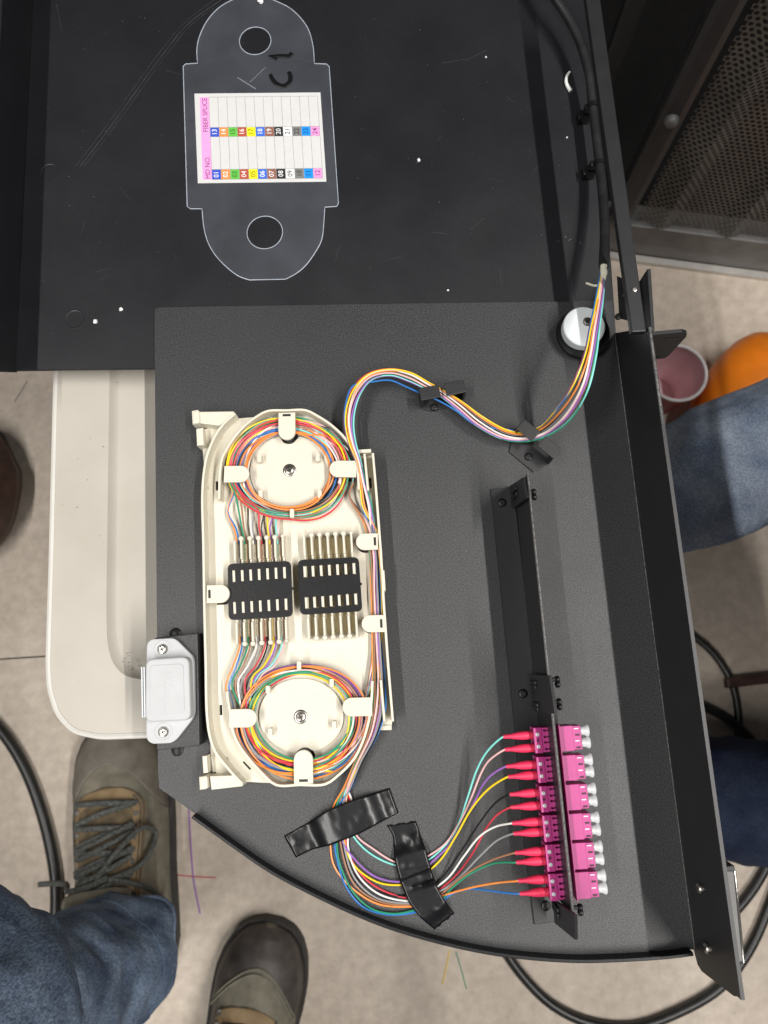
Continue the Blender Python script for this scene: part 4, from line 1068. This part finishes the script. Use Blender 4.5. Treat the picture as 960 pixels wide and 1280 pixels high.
# ================================================================== black vinyl tapes
def tape(name, left, right, hump, label, seed):
    """left/right edge polylines in picture places; hump(q, s) height profile"""
    n, m_ = 46, 12
    def rs(pl):
        pl = [Vector((a, b, 0)) for a, b in pl]; ls = [0]
        for i in range(1, len(pl)): ls.append(ls[-1] + (pl[i] - pl[i - 1]).length)
        out = []
        for k in range(n + 1):
            x = ls[-1] * k / n; i = 1
            while i < len(pl) - 1 and ls[i] < x: i += 1
            w = (x - ls[i - 1]) / max(1e-6, ls[i] - ls[i - 1]); out.append(pl[i - 1].lerp(pl[i], w))
        for _ in range(3): out = [out[0]] + [(out[i - 1] + out[i] * 2 + out[i + 1]) / 4 for i in range(1, n)] + [out[-1]]
        return out
    Lh, Rh = rs(left), rs(right); vs, fs = [], []
    for i in range(n + 1):
        for j in range(m_ + 1):
            q, s = i / n, j / m_
            p = Lh[i].lerp(Rh[i], s)
            jag = (noise.noise(Vector((s * 22, seed, 0))) * 2.2) if i in (0, n) else 0
            z = .0004 + hump(q, s) + max(0, .00035 * noise.noise(Vector((q * 9, s * 2.5, seed))) + .0003 * noise.noise(Vector((q * 22, s * 5, seed + 3))))
            vs.append(P(p.x + jag * .3, p.y + jag, z))
    w = m_ + 1
    for i in range(n):
        for j in range(m_): fs.append((i * w + j, i * w + j + 1, (i + 1) * w + j + 1, (i + 1) * w + j))
    o = obj(name, (vs, fs), 'tape', None, True, loc=P(*left[n % len(left)], 0))
    md = o.modifiers.new('thick', 'SOLIDIFY'); md.thickness = .00018; md.offset = 1
    tagit(o, label, 'tape', 'strips of black tape over the pigtails')
    return o
def plat(x, a, b, w):
    t = min(1, max(0, (x - a + w) / w)) * min(1, max(0, (b + w - x) / w)); return t * t * (3 - 2 * t)
def bump(x, c, w): return math.exp(-((x - c) / w) ** 2)
tape('black_tape', [(355, 1045), (384, 1029), (404, 1015), (437, 1001), (487, 985)], [(370, 1072), (391, 1061.5), (413, 1057), (450, 1042), (498, 1016)],
     lambda q, s: .0032 * plat(q, .42, .74, .20) + .0012 * bump(q, .30, .05) * (.5 + .5 * s) + .0004 * bump(q, .93, .02), 'wide black tape strip lying across the pigtails, upper left of the two', 4)
tape('black_tape', [(483.5, 1032), (491.5, 1044), (492.5, 1073), (500, 1103), (510, 1127), (524, 1146), (543, 1162)], [(520, 1026.5), (526, 1045), (533, 1063), (540, 1090), (550, 1116), (558, 1128), (568, 1142)],
     lambda q, s: .0029 * plat(q, .32, .84, .16) - .0007 * bump(q, .49, .04) + .0013 * bump(q, .47, .015) + .0018 * bump(q, .60 + .05 * (s - .5), .018) * s + .0014 * bump(q, .18, .06) * bump(s, .72, .25), 'creased black tape strip lying down over the pigtails, lower right of the two', 9)

# ================================================================== crumbs and offcuts
def crumb(u, v, r, z, lab, sq=.6, seed=0):
    bm = bmesh.new(); r *= .85; bmesh.ops.create_icosphere(bm, subdivisions=2, radius=r)
    for w in bm.verts:
        k = 1 + .6 * noise.noise(w.co * (1.6 / r) + Vector((seed, seed * 2, 0))); w.co *= k; w.co.z *= sq
    c = P(u, v, z); c.z += r * sq * .5
    bmesh.ops.translate(bm, verts=bm.verts, vec=c)
    o = obj('plastic_crumb', bm, 'crumb', None, True, loc=c); tagit(o, lab, 'crumb', 'white crumbs and offcuts on the black steel')
crumb(326, 1.5, .0021, zs + .0002, 'ragged white crumb at the top of the clear sheet', .5, 3)
crumb(151.5, 387, .0012, ZC, 'white crumb lying just above left of the tray corner, upper of a pair', .7, 5)
crumb(119.5, 402, .0013, ZC, 'white crumb beside the lower dimple ring, lower of a pair', .7, 7)
crumb(523.5, 200.5, .0010, ZC, 'small white crumb alone in the middle of the smooth black sheet', .7, 9)
crumb(607.5, 71.5, .0006, ZC, 'tiny white speck high on the smooth black sheet, above the middle crumb', .7, 11)
crumb(708.5, 172, .0006, ZC, 'tiny white speck below the curved white offcut', .7, 13)
crumb(560, 363, .0006, ZC, 'tiny white speck near the lower edge of the smooth black sheet', .7, 15)
o = obj('plastic_offcut', tube([P(712, 90, ZC + .0008), P(708.5, 96, ZC + .0012), P(708, 104, ZC + .0012), P(713.5, 114, ZC + .0008)], lambda t: .0007 + .0004 * t, 8, .0008), 'crumb', None, True, loc=P(709, 100, ZC))
tagit(o, 'curved white plastic offcut lying beside the supply cable', 'offcut', 'white crumbs and offcuts on the black steel')
# dust: hundreds of tiny specks
rd = random.Random(5); g = []
def speck(p, r):
    a = rd.uniform(0, 6.3); vs = [Vector((p.x + r * math.cos(a + k * 1.57), p.y + r * math.sin(a + k * 1.57) * rd.uniform(.4, 1), p.z)) for k in range(4)] + [p + Vector((0, 0, r * .6))]
    return vs, [(0, 1, 4), (1, 2, 4), (2, 3, 4), (3, 0, 4), (3, 2, 1, 0)]
for _ in range(110):
    u, v = rd.uniform(45, 715), rd.uniform(5, 450)
    if v > 375 and u > 188: continue
    g.append(speck(P(u, v, ZC + .00002), rd.uniform(.00008, .00022)))
for _ in range(60):
    u, v = rd.uniform(470, 760), rd.uniform(590, 1180); g.append(speck(P(u, v, .00002), rd.uniform(.00008, .0002)))
for (cu, cv, n_) in ((375, 1072, 16), (545, 1160, 16), (715, 300, 12), (500, 1150, 10), (493, 988, 6)):
    for _ in range(n_):
        g.append(speck(P(cu + rd.gauss(0, 7), cv + rd.gauss(0, 4), .0002), rd.uniform(.0001, .0003)))
M['dust'] = mat('grey_dust', (0.30, 0.30, 0.29), .8)
o = obj('dust_specks', merge(*g), 'dust'); tagit(o, 'pale dust specks scattered over the black steel', 'dust', kind='stuff')

# ================================================================== things on the floor
def floorcable(px, r, name, label, m='floorcable', z=None):
    o = obj(name, tube([P(a, b, (ZF + r if z is None else z)) if len(q) == 0 else P(a, b, q[0]) for (a, b, *q) in px], r, 14, .01), m, None, True, loc=P(px[0][0], px[0][1], ZF))
    tagit(o, label, 'cable', 'black cables on the concrete floor')
floorcable([(-70, 860), (-20, 892), (8, 922), (32, 962), (52, 1015), (65, 1068), (70, 1110), (66, 1170), (40, 1240)], .0066, 'floor_cable', 'thick black cable curving past the left boot on concrete')
floorcable([(420, 860), (500, 980), (565, 1070), (600, 1130), (632, 1190), (655, 1222), (690, 1256), (735, 1278), (790, 1284), (850, 1264), (900, 1234), (935, 1190), (962, 1130), (985, 1060)], .0056, 'floor_cable', 'dark cable sweeping in a wide loop below the curved tray front')
floorcable([(880, 1180), (915, 1143), (937, 1117), (955, 1088), (975, 1040), (975, 980), (950, 938), (925, 910), (900, 893), (870, 880), (835, 872), (760, 862), (660, 880)], .0056, 'floor_cable', 'dark cable looping behind the shade-darkened trouser leg')
floorcable([(640, 800), (740, 765), (830, 775), (862, 792), (893, 818), (914, 852), (922, 885), (923, 925), (910, 980)], .0046, 'floor_cable', 'thinner black cable bending past the brown strap end')
o = obj('brown_strap', bmbevel(box(P(955, 848, ZF + .006), (P(1000, 843, ZF) - P(915, 853, ZF)).normalized(), Vector((.1, 1, 0)).normalized(), (0, 0, 1), .095, .013, .012), .003), 'brown', None, False, loc=P(955, 848, ZF)); tagit(o, 'short brown strap lying on concrete at the right edge', 'strap')
def scrap(px, c, lab, r=.0009):
    o = obj('fibre_scrap', tube([P(a, b, ZF + r) for a, b in px], r, 6, .006), 'fib_' + c, None, True, loc=P(*px[0], ZF)); tagit(o, lab, 'fibre scrap', 'fibre scraps on the floor')
scrap([(236, 1010), (238, 1050), (242, 1100), (250, 1142)], 'violet', 'long thin violet fibre scrap on the floor beside the left boot')
scrap([(222, 1094), (245, 1096), (270, 1097)], 'red', 'short red fibre scrap crossing the violet one on the floor', .0006)
scrap([(110, 1068), (118, 1071), (128, 1069)], 'red', 'tiny red fibre scrap left of the laced boot', .0006)
scrap([(562, 1188), (558, 1208), (553, 1230)], 'yellow', 'yellow fibre scrap on the floor below the tray lip', .0006)
scrap([(570, 1190), (576, 1210), (583, 1236)], 'green', 'green fibre scrap on the floor below the tray lip', .0006)
scrap([(34, 476), (26, 490), (18, 502)], 'slate', 'grey fibre scrap on the floor left of the beige table', .0006)

# dark brown lump at the left edge
bc = P(-42, 612, ZF + .04)
vs, fs = lathe((bc.x, bc.y, ZF + .001), [(.03, 0), (.055, .012), (.06, .035), (.05, .062), (.03, .08), (.012, .088)], 28)
vs = [Vector((v.x, bc.y + (v.y - bc.y) * 1.5, v.z)) + Vector((1, 1, .6)) * .006 * noise.noise(v * 40) for v in vs]
o = obj('dark_lump', (vs, fs), 'brown', None, True, loc=(bc.x, bc.y, ZF)); tagit(o, 'dark brown lump on the floor, cut off by the left edge beside the beige table', 'bag')

# cup
zc_ = ZF + .098
cc_ = P(846, 466, zc_)
t_cup = thing('paper_cup', (cc_.x, cc_.y, ZF), 'open red cup with white rim and pink inside, on the floor below the rack ear', 'cup')
vs, fs = lathe((cc_.x, cc_.y, ZF), [(.026, 0), (.0345, .096)], 40)
obj('outer_wall', (vs, fs[:-1]), 'cupred', t_cup, True)
vs, fs = lathe((cc_.x, cc_.y, ZF), [(.0335, .0975), (.030, .06), (.0295, .055), (.0262, .018), (.0255, .014), (.0005, .0138)], 40)
obj('lining', (vs, fs[:-2]), 'pink', t_cup, True)
tr_ = [Vector((cc_.x + .0342 * math.cos(a), cc_.y + .0342 * math.sin(a), zc_)) for a in [2 * math.pi * k / 40 for k in range(41)]]
obj('rim', tube(tr_, .0021, 10, cap=False), 'cupwhite', t_cup, True)
# orange jug lying behind the knee
t_or = thing('orange_bottle', P(950, 470, ZF), 'bright orange plastic bottle on the floor behind the faded knee', 'bottle')
axo = (P(975, 415, ZF) - P(925, 505, ZF)); axo.z = 0; axo.normalize()
obj('bottle_body', lathe(P(905, 545, ZF + .055), [(.03, 0), (.048, .006), (.054, .025), (.055, .06), (.051, .09), (.043, .115), (.034, .130), (.018, .138)], 36, axo), 'orange', t_or, True)
obj('cap', lathe(P(957, 440, ZF + .095), [(.005, -.004), (.005, .002), (.004, .003)], 20), 'violetdot', t_or, True)

# ================================================================== people
def sect(c, d, rx, ry, n=28, seed=0, fold=0.0, ph=0, flat=2.2):
    d = Vector(d).normalized(); up = Vector((0, 0, 1)) if abs(d.z) < .9 else Vector((0, 1, 0))
    s = d.cross(up).normalized(); u = s.cross(d).normalized(); out = []
    for k in range(n):
        a = 2 * math.pi * k / n; ca, sa = math.cos(a), math.sin(a)
        f = 1 + fold * noise.noise(Vector((ca * 1.8 + seed, sa * 1.8, ph)))
        if fold > .07: f += .075 * (1 - abs(noise.noise(Vector((ca * 1.1 + seed * 2, sa * 1.1 + ph * .35, ph * .8)))) * 2.2) ** 3 - .03
        x = math.copysign(abs(ca) ** (2 / flat), ca); y = math.copysign(abs(sa) ** (2 / flat), sa)
        out.append(Vector(c) + s * rx * x * f + u * ry * y * f)
    return out
def limb(path, n=34, seed=0, fold=.12, close=True):
    """path: [(point, rx, ry)]"""
    pts = smoothpath([p for p, *_ in path], .009); tot = len(pts)
    cum = [0]
    for i in range(1, len(path)): cum.append(cum[-1] + (Vector(path[i][0]) - Vector(path[i - 1][0])).length)
    L = [0]
    for i in range(1, tot): L.append(L[-1] + (pts[i] - pts[i - 1]).length)
    rings = []
    for i, p in enumerate(pts):
        x = L[i] / L[-1] * cum[-1]; j = 1
        while j < len(cum) - 1 and cum[j] < x: j += 1
        w = min(1, max(0, (x - cum[j - 1]) / (cum[j] - cum[j - 1])))
        rx = path[j - 1][1] * (1 - w) + path[j][1] * w; ry = path[j - 1][2] * (1 - w) + path[j][2] * w
        d = pts[min(i + 1, tot - 1)] - pts[max(i - 1, 0)]
        rings.append(sect(p, d, rx, ry, n, seed, fold, L[i] * 26 + .6 * math.sin(L[i] * 50)))
    return loft(rings, close)

def boot(parent, toe, heel, wid, toemat, laces=True, lean=0):
    toe = Vector((toe.x, toe.y, 0)); heel = Vector((heel.x, heel.y, 0))
    ax = (toe - heel); Lb = ax.length; ax.normalize(); sd = Vector((ax.y, -ax.x, 0))
    def wprof(s):
        pts = [(0, .30), (.04, .56), (.12, .72), (.25, .78), (.4, .84), (.55, .94), (.68, 1.0), (.78, 1.0), (.87, .9), (.94, .70), (.98, .46), (1.0, .12)]
        for i in range(1, len(pts)):
            if s <= pts[i][0]:
                w = (s - pts[i - 1][0]) / (pts[i][0] - pts[i - 1][0]); return pts[i - 1][1] * (1 - w) + pts[i][1] * w
        return pts[-1][1]
    def hprof(s):
        pts = [(0, .10), (.05, .125), (.3, .125), (.42, .108), (.55, .088), (.68, .068), (.8, .056), (.9, .048), (.97, .036), (1, .022)]
        for i in range(1, len(pts)):
            if s <= pts[i][0]:
                w = (s - pts[i - 1][0]) / (pts[i][0] - pts[i - 1][0]); return pts[i - 1][1] * (1 - w) + pts[i][1] * w
        return pts[-1][1]
    def cen(s): return heel + ax * (s * Lb) + sd * (.010 * math.sin(s * 3.1) * lean)
    def top(s, q, off=0.0):
        h = hprof(s) + off; w = wprof(s) * wid / 2 + off * .6
        z = h * (max(0, 1 - abs(q) ** 2.4)) ** .5
        return cen(s) + sd * (w * q) + Vector((0, 0, ZF + .016 + z * .9))
    def ringat(s, grow=0.0, z0=.014):
        out = []
        for k in range(15): out.append(top(s, -1 + 2 * k / 14, grow))
        for k in range(5):
            q = 1 - 2 * (k + .5) / 5; c = cen(s) + sd * ((wprof(s) * wid / 2 + grow) * q * .98); out.append(Vector((c.x, c.y, ZF + z0)))
        return out
    N = 36
    def S_(i): return (1 - math.cos(math.pi * i / N)) / 2
    root = parent
    up = obj('boot', loft([ringat(S_(i)) for i in range(N + 1)]), 'suede', root, True)
    sl = []
    for i in range(N + 1):
        s = S_(i); w = wprof(s) * wid / 2 + .004; c = heel + ax * ((s * 1.02 - .01) * Lb) + sd * (.010 * math.sin(s * 3.1) * lean)
        sl.append([c + sd * w + Vector((0, 0, ZF + .02)), c - sd * w + Vector((0, 0, ZF + .02)), c - sd * w * .97 + Vector((0, 0, ZF + .001)), c + sd * w * .97 + Vector((0, 0, ZF + .001))])
    obj('sole', loft([[Vector(p) for p in r] for r in sl]), 'sole', up)
    # toe cap: scalloped back edge
    vs, fs = [], []; nn, mm = 26, 22
    for i in range(nn + 1):
        for j in range(mm + 1):
            q = -1 + 2 * j / mm
            sb = .845 - .22 * abs(q) ** 2.2 if toemat != 'toedark' else .87 - .22 * abs(q) ** 2.0
            s = sb + (1.0 - sb) * math.sin(i / nn * math.pi / 2)
            vs.append(top(s, q * .995, .0022))
    for i in range(nn):
        for j in range(mm): fs.append((i * (mm + 1) + j, i * (mm + 1) + j + 1, (i + 1) * (mm + 1) + j + 1, (i + 1) * (mm + 1) + j))
    o = obj('toe_cap', (vs, fs), toemat, up, True); md = o.modifiers.new('t', 'SOLIDIFY'); md.thickness = .0015
    if toemat == 'toedark':
        vs = []; 
        geo = []
        for k, ss in enumerate((.87, .85)):
            geo.append(tube([top(ss - .22 * abs(q) ** 2.0, q, .0035) for q in [-.9 + 1.8 * j / 24 for j in range(25)]], .0011, 6))
        obj('seam', merge(*geo), 'suede', up, True)
    # tan throat overlay, U-shaped, and dark tongue
    def patch(fn_out, off, s0, s1, nn=16, mm=10):
        vs, fs = [], []
        for i in range(nn + 1):
            for j in range(mm + 1):
                s = s0 + (s1 - s0) * i / nn; q0, q1 = fn_out(s); vs.append(top(s, q0 + (q1 - q0) * j / mm, off))
        for i in range(nn):
            for j in range(mm): fs.append((i * (mm + 1) + j, i * (mm + 1) + j + 1, (i + 1) * (mm + 1) + j + 1, (i + 1) * (mm + 1) + j))
        return vs, fs
    def capw(s, s1, w, k): return w * (max(0, 1 - max(0, (s - (s1 - k)) / k) ** 2.4)) ** .5
    T1 = .765 if laces else .735
    o = obj('throat_overlay', patch(lambda s: (-capw(s, T1, .80, .12), capw(s, T1, .74, .12)), .0030, .22, T1 - .0005, 44, 20), 'tan', up, True); o.modifiers.new('t', 'SOLIDIFY').thickness = .002
    o = obj('tongue', patch(lambda s: (-capw(s, T1 - .05, .56, .05), capw(s, T1 - .05, .52, .05)), .0048, .26, T1 - .0505, 34, 16), 'sole' if not laces else 'tonguefab', up, True)
    st = []
    for sg, w_ in ((-1, .80), (1, .74)):
        for ins in (.035, .085):
            st.append(tube([top(s_, sg * (capw(s_, T1, w_, .12) - ins), .0052) for s_ in [.28 + (T1 - .045 - .28) * j / 30 for j in range(31)]], .00055, 5))
    obj('stitching', merge(*st), 'lace', up, True)
    ey = []
    for k in range(7):
        for sg in (-1, 1):
            ey.append(lathe(top(.69 - .04 * k, sg * (.62 if sg < 0 else .58), .0045), [(.0022, -.001), (.0022, .0008), (.0012, .0010), (.0010, .0004)], 12))
    o = obj('eyelets', merge(*ey), 'rail', up, True); o['kind'] = 'stuff'
    if laces:
        geo = []; n_ = 7
        for k in range(n_):
            s = .705 - .040 * k
            s += .006 * math.sin(k * 2.7)
            sl_ = .045 if k % 2 else -.030
            geo.append(tube([top(s + .010 * math.sin(3.1 * j / 10) + sl_ * (j / 10 - .5), -.60 + 1.16 * j / 10, .0085 + .004 * math.sin(math.pi * j / 10)) for j in range(11)], .0030, 8, .003, flat=.6))
            if k > 1: geo.append(tube([top(s + .004 - .060 * j / 10, .54 - 1.0 * j / 10, .012 + .003 * math.sin(math.pi * j / 10)) for j in range(11)], .0028, 8, .003))
        geo.append(tube([top(.47, .2, .018), top(.455, -.1, .020), top(.445, -.5, .022), top(.44, -.9, .024), top(.44, -.95, .024) - sd * .018, top(.445, -.95, .020) - sd * .036], .0031, 8, .003))
        geo.append(tube([top(.47, .0, .018), top(.54, .3, .022), top(.60, .66, .020), top(.56, .84, .014), top(.48, .70, .016), top(.46, .2, .020)], .0028, 8, .003))
        geo.append(tube([top(.47, .1, .018), top(.44, .5, .020), top(.38, .8, .018), top(.30, .95, .012)], .0028, 8, .003))
        obj('lace', merge(*geo), 'lace', up, True)
        cl = [top(.36, -1.0, .022), top(.385, -.75, .020), top(.41, -.4, .020), top(.415, 0, .022), top(.41, .3, .020), top(.39, .55, .016)]
        obj('tongue_edge', tube(cl, .0085, 12, .004, flat=.6), 'suede', up, True)
        obj('collar', loft([sect(heel + ax * (Lb * .24) + Vector((0, 0, ZF + .108 + .010 * k)), (0, 0, 1), .046, .056, 24) for k in range(3)], True), 'collar', up, True)
    else:
        geo = []
        for k in range(4):
            s = .665 - .05 * k; geo.append(tube([top(s, -.40 + .8 * j / 8, .008) for j in range(9)], .003, 8, .003))
        obj('lace', merge(*geo), 'lace', up, True)
    return up
def remesh(o, vox=.006):
    md = o.modifiers.new('join', 'REMESH'); md.mode = 'VOXEL'; md.voxel_size = vox; md.use_smooth_shade = True
    ms = o.modifiers.new('soft', 'SMOOTH'); ms.factor = .5; ms.iterations = 3

toe1, heel1 = P(151, 902, ZF), P(187, 1214, ZF)
t_p1 = thing('person', heel1, 'standing person in dark blue jeans and laced olive boots at the lower left', 'person')
knee = P(-100, 1330, -.10)
hip = Vector((-.16, -.66, .22))
ank = P(170, 1170, ZF + .115)
toe2, heel2 = P(344, 1146, ZF), P(282, 1452, ZF)
g1 = limb([(P(170, 1183, ZF + .125), .050, .050), (P(152, 1196, ZF + .150), .060, .056), (P(112, 1218, ZF + .19), .064, .060), (P(45, 1256, ZF + .27), .066, .064), (P(-40, 1310, ZF + .36), .072, .072), (knee, .080, .080), (Vector((-.27, -.46, .04)), .085, .085), (hip, .10, .10)], 36, 3, .16)
g2 = limb([(heel2 + Vector((.02, .06, .10)), .052, .052), (heel2 + Vector((.0, .0, .25)), .058, .058), (heel2 + Vector((-.05, -.05, .45)), .075, .075), (hip, .10, .10)], 30, 5, .12)
o = obj('jeans', merge(g1, g2), 'jeans', t_p1, True); remesh(o, .0045)
def ringpts(g, i, n=36): return [Vector(p) for p in g[0][i * n:(i + 1) * n]]
def outw(r, k): c_ = sum(r, Vector()) / len(r); return [c_ + (p - c_) * k for p in r]
geo = []
for i_ in (1, 4):
    r_ = outw(ringpts(g1, i_), 1.012); geo.append(tube(r_ + r_[:2], .0016 if i_ == 1 else .0009, 6, cap=False))
nr = len(g1[0]) // 36
for k_ in (4, 30):
    geo.append(tube([outw(ringpts(g1, i_), 1.006)[k_] for i_ in range(1, min(nr, 60))], .0013, 6))
obj('hem_and_seams', merge(*geo), 'jeans', o, True)
# outer seam along the leg
boot(t_p1, toe1, heel1, .106, 'toecap', True)
boot(t_p1, toe2, heel2, .098, 'toedark', False)

kn = P(868, 590, -.30)
t_p2 = thing('person', P(1150, 800, ZF), 'person in faded blue jeans kneeling at the right edge, knee beside the tray front', 'person')
hip2 = P(1500, 820, -.15)
g1 = limb([(P(762, 660, -.585), .05, .055), (P(775, 645, -.50), .045, .048), (P(805, 633, -.42), .050, .052), (P(842, 616, -.355), .057, .058), (P(885, 594, -.335), .062, .062), (P(955, 567, -.325), .064, .066), (P(1050, 550, -.31), .070, .070), (P(1200, 640, -.24), .085, .085), (hip2, .11, .11)], 34, 8, .10)
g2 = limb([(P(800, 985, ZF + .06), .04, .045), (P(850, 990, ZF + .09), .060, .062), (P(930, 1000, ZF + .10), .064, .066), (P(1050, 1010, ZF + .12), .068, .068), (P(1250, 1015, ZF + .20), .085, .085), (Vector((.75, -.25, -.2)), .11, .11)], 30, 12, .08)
o = obj('jeans', g1, 'jeans2', t_p2, True); remesh(o, .006)
t_p3 = thing('person', P(1150, 1020, ZF), 'added person holding one leg, its denim darkened to stand for shade, at the lower right edge', 'person')
o = obj('shaded_jeans_leg', g2, 'jeans_shaded', t_p3, True); remesh(o, .006)  # leg set apart as an added person; darker denim stands in for shade
unseen_torso = limb([(hip2 + Vector((0, 0, -.06)), .12, .18), (Vector((.52, -.08, .05)), .12, .22), (Vector((.46, -.07, .26)), .11, .25), (Vector((.46, -.07, .40)), .10, .23), (Vector((.49, -.07, .49)), .05, .06), (Vector((.51, -.07, .58)), .08, .09), (Vector((.52, -.07, .68)), .04, .05)], 28, 4, .05)
o = obj('jacket', unseen_torso, 'jeans_shaded', t_p2, True); remesh(o, .012)  # unseen torso and head, shaped and placed to block the right lamp
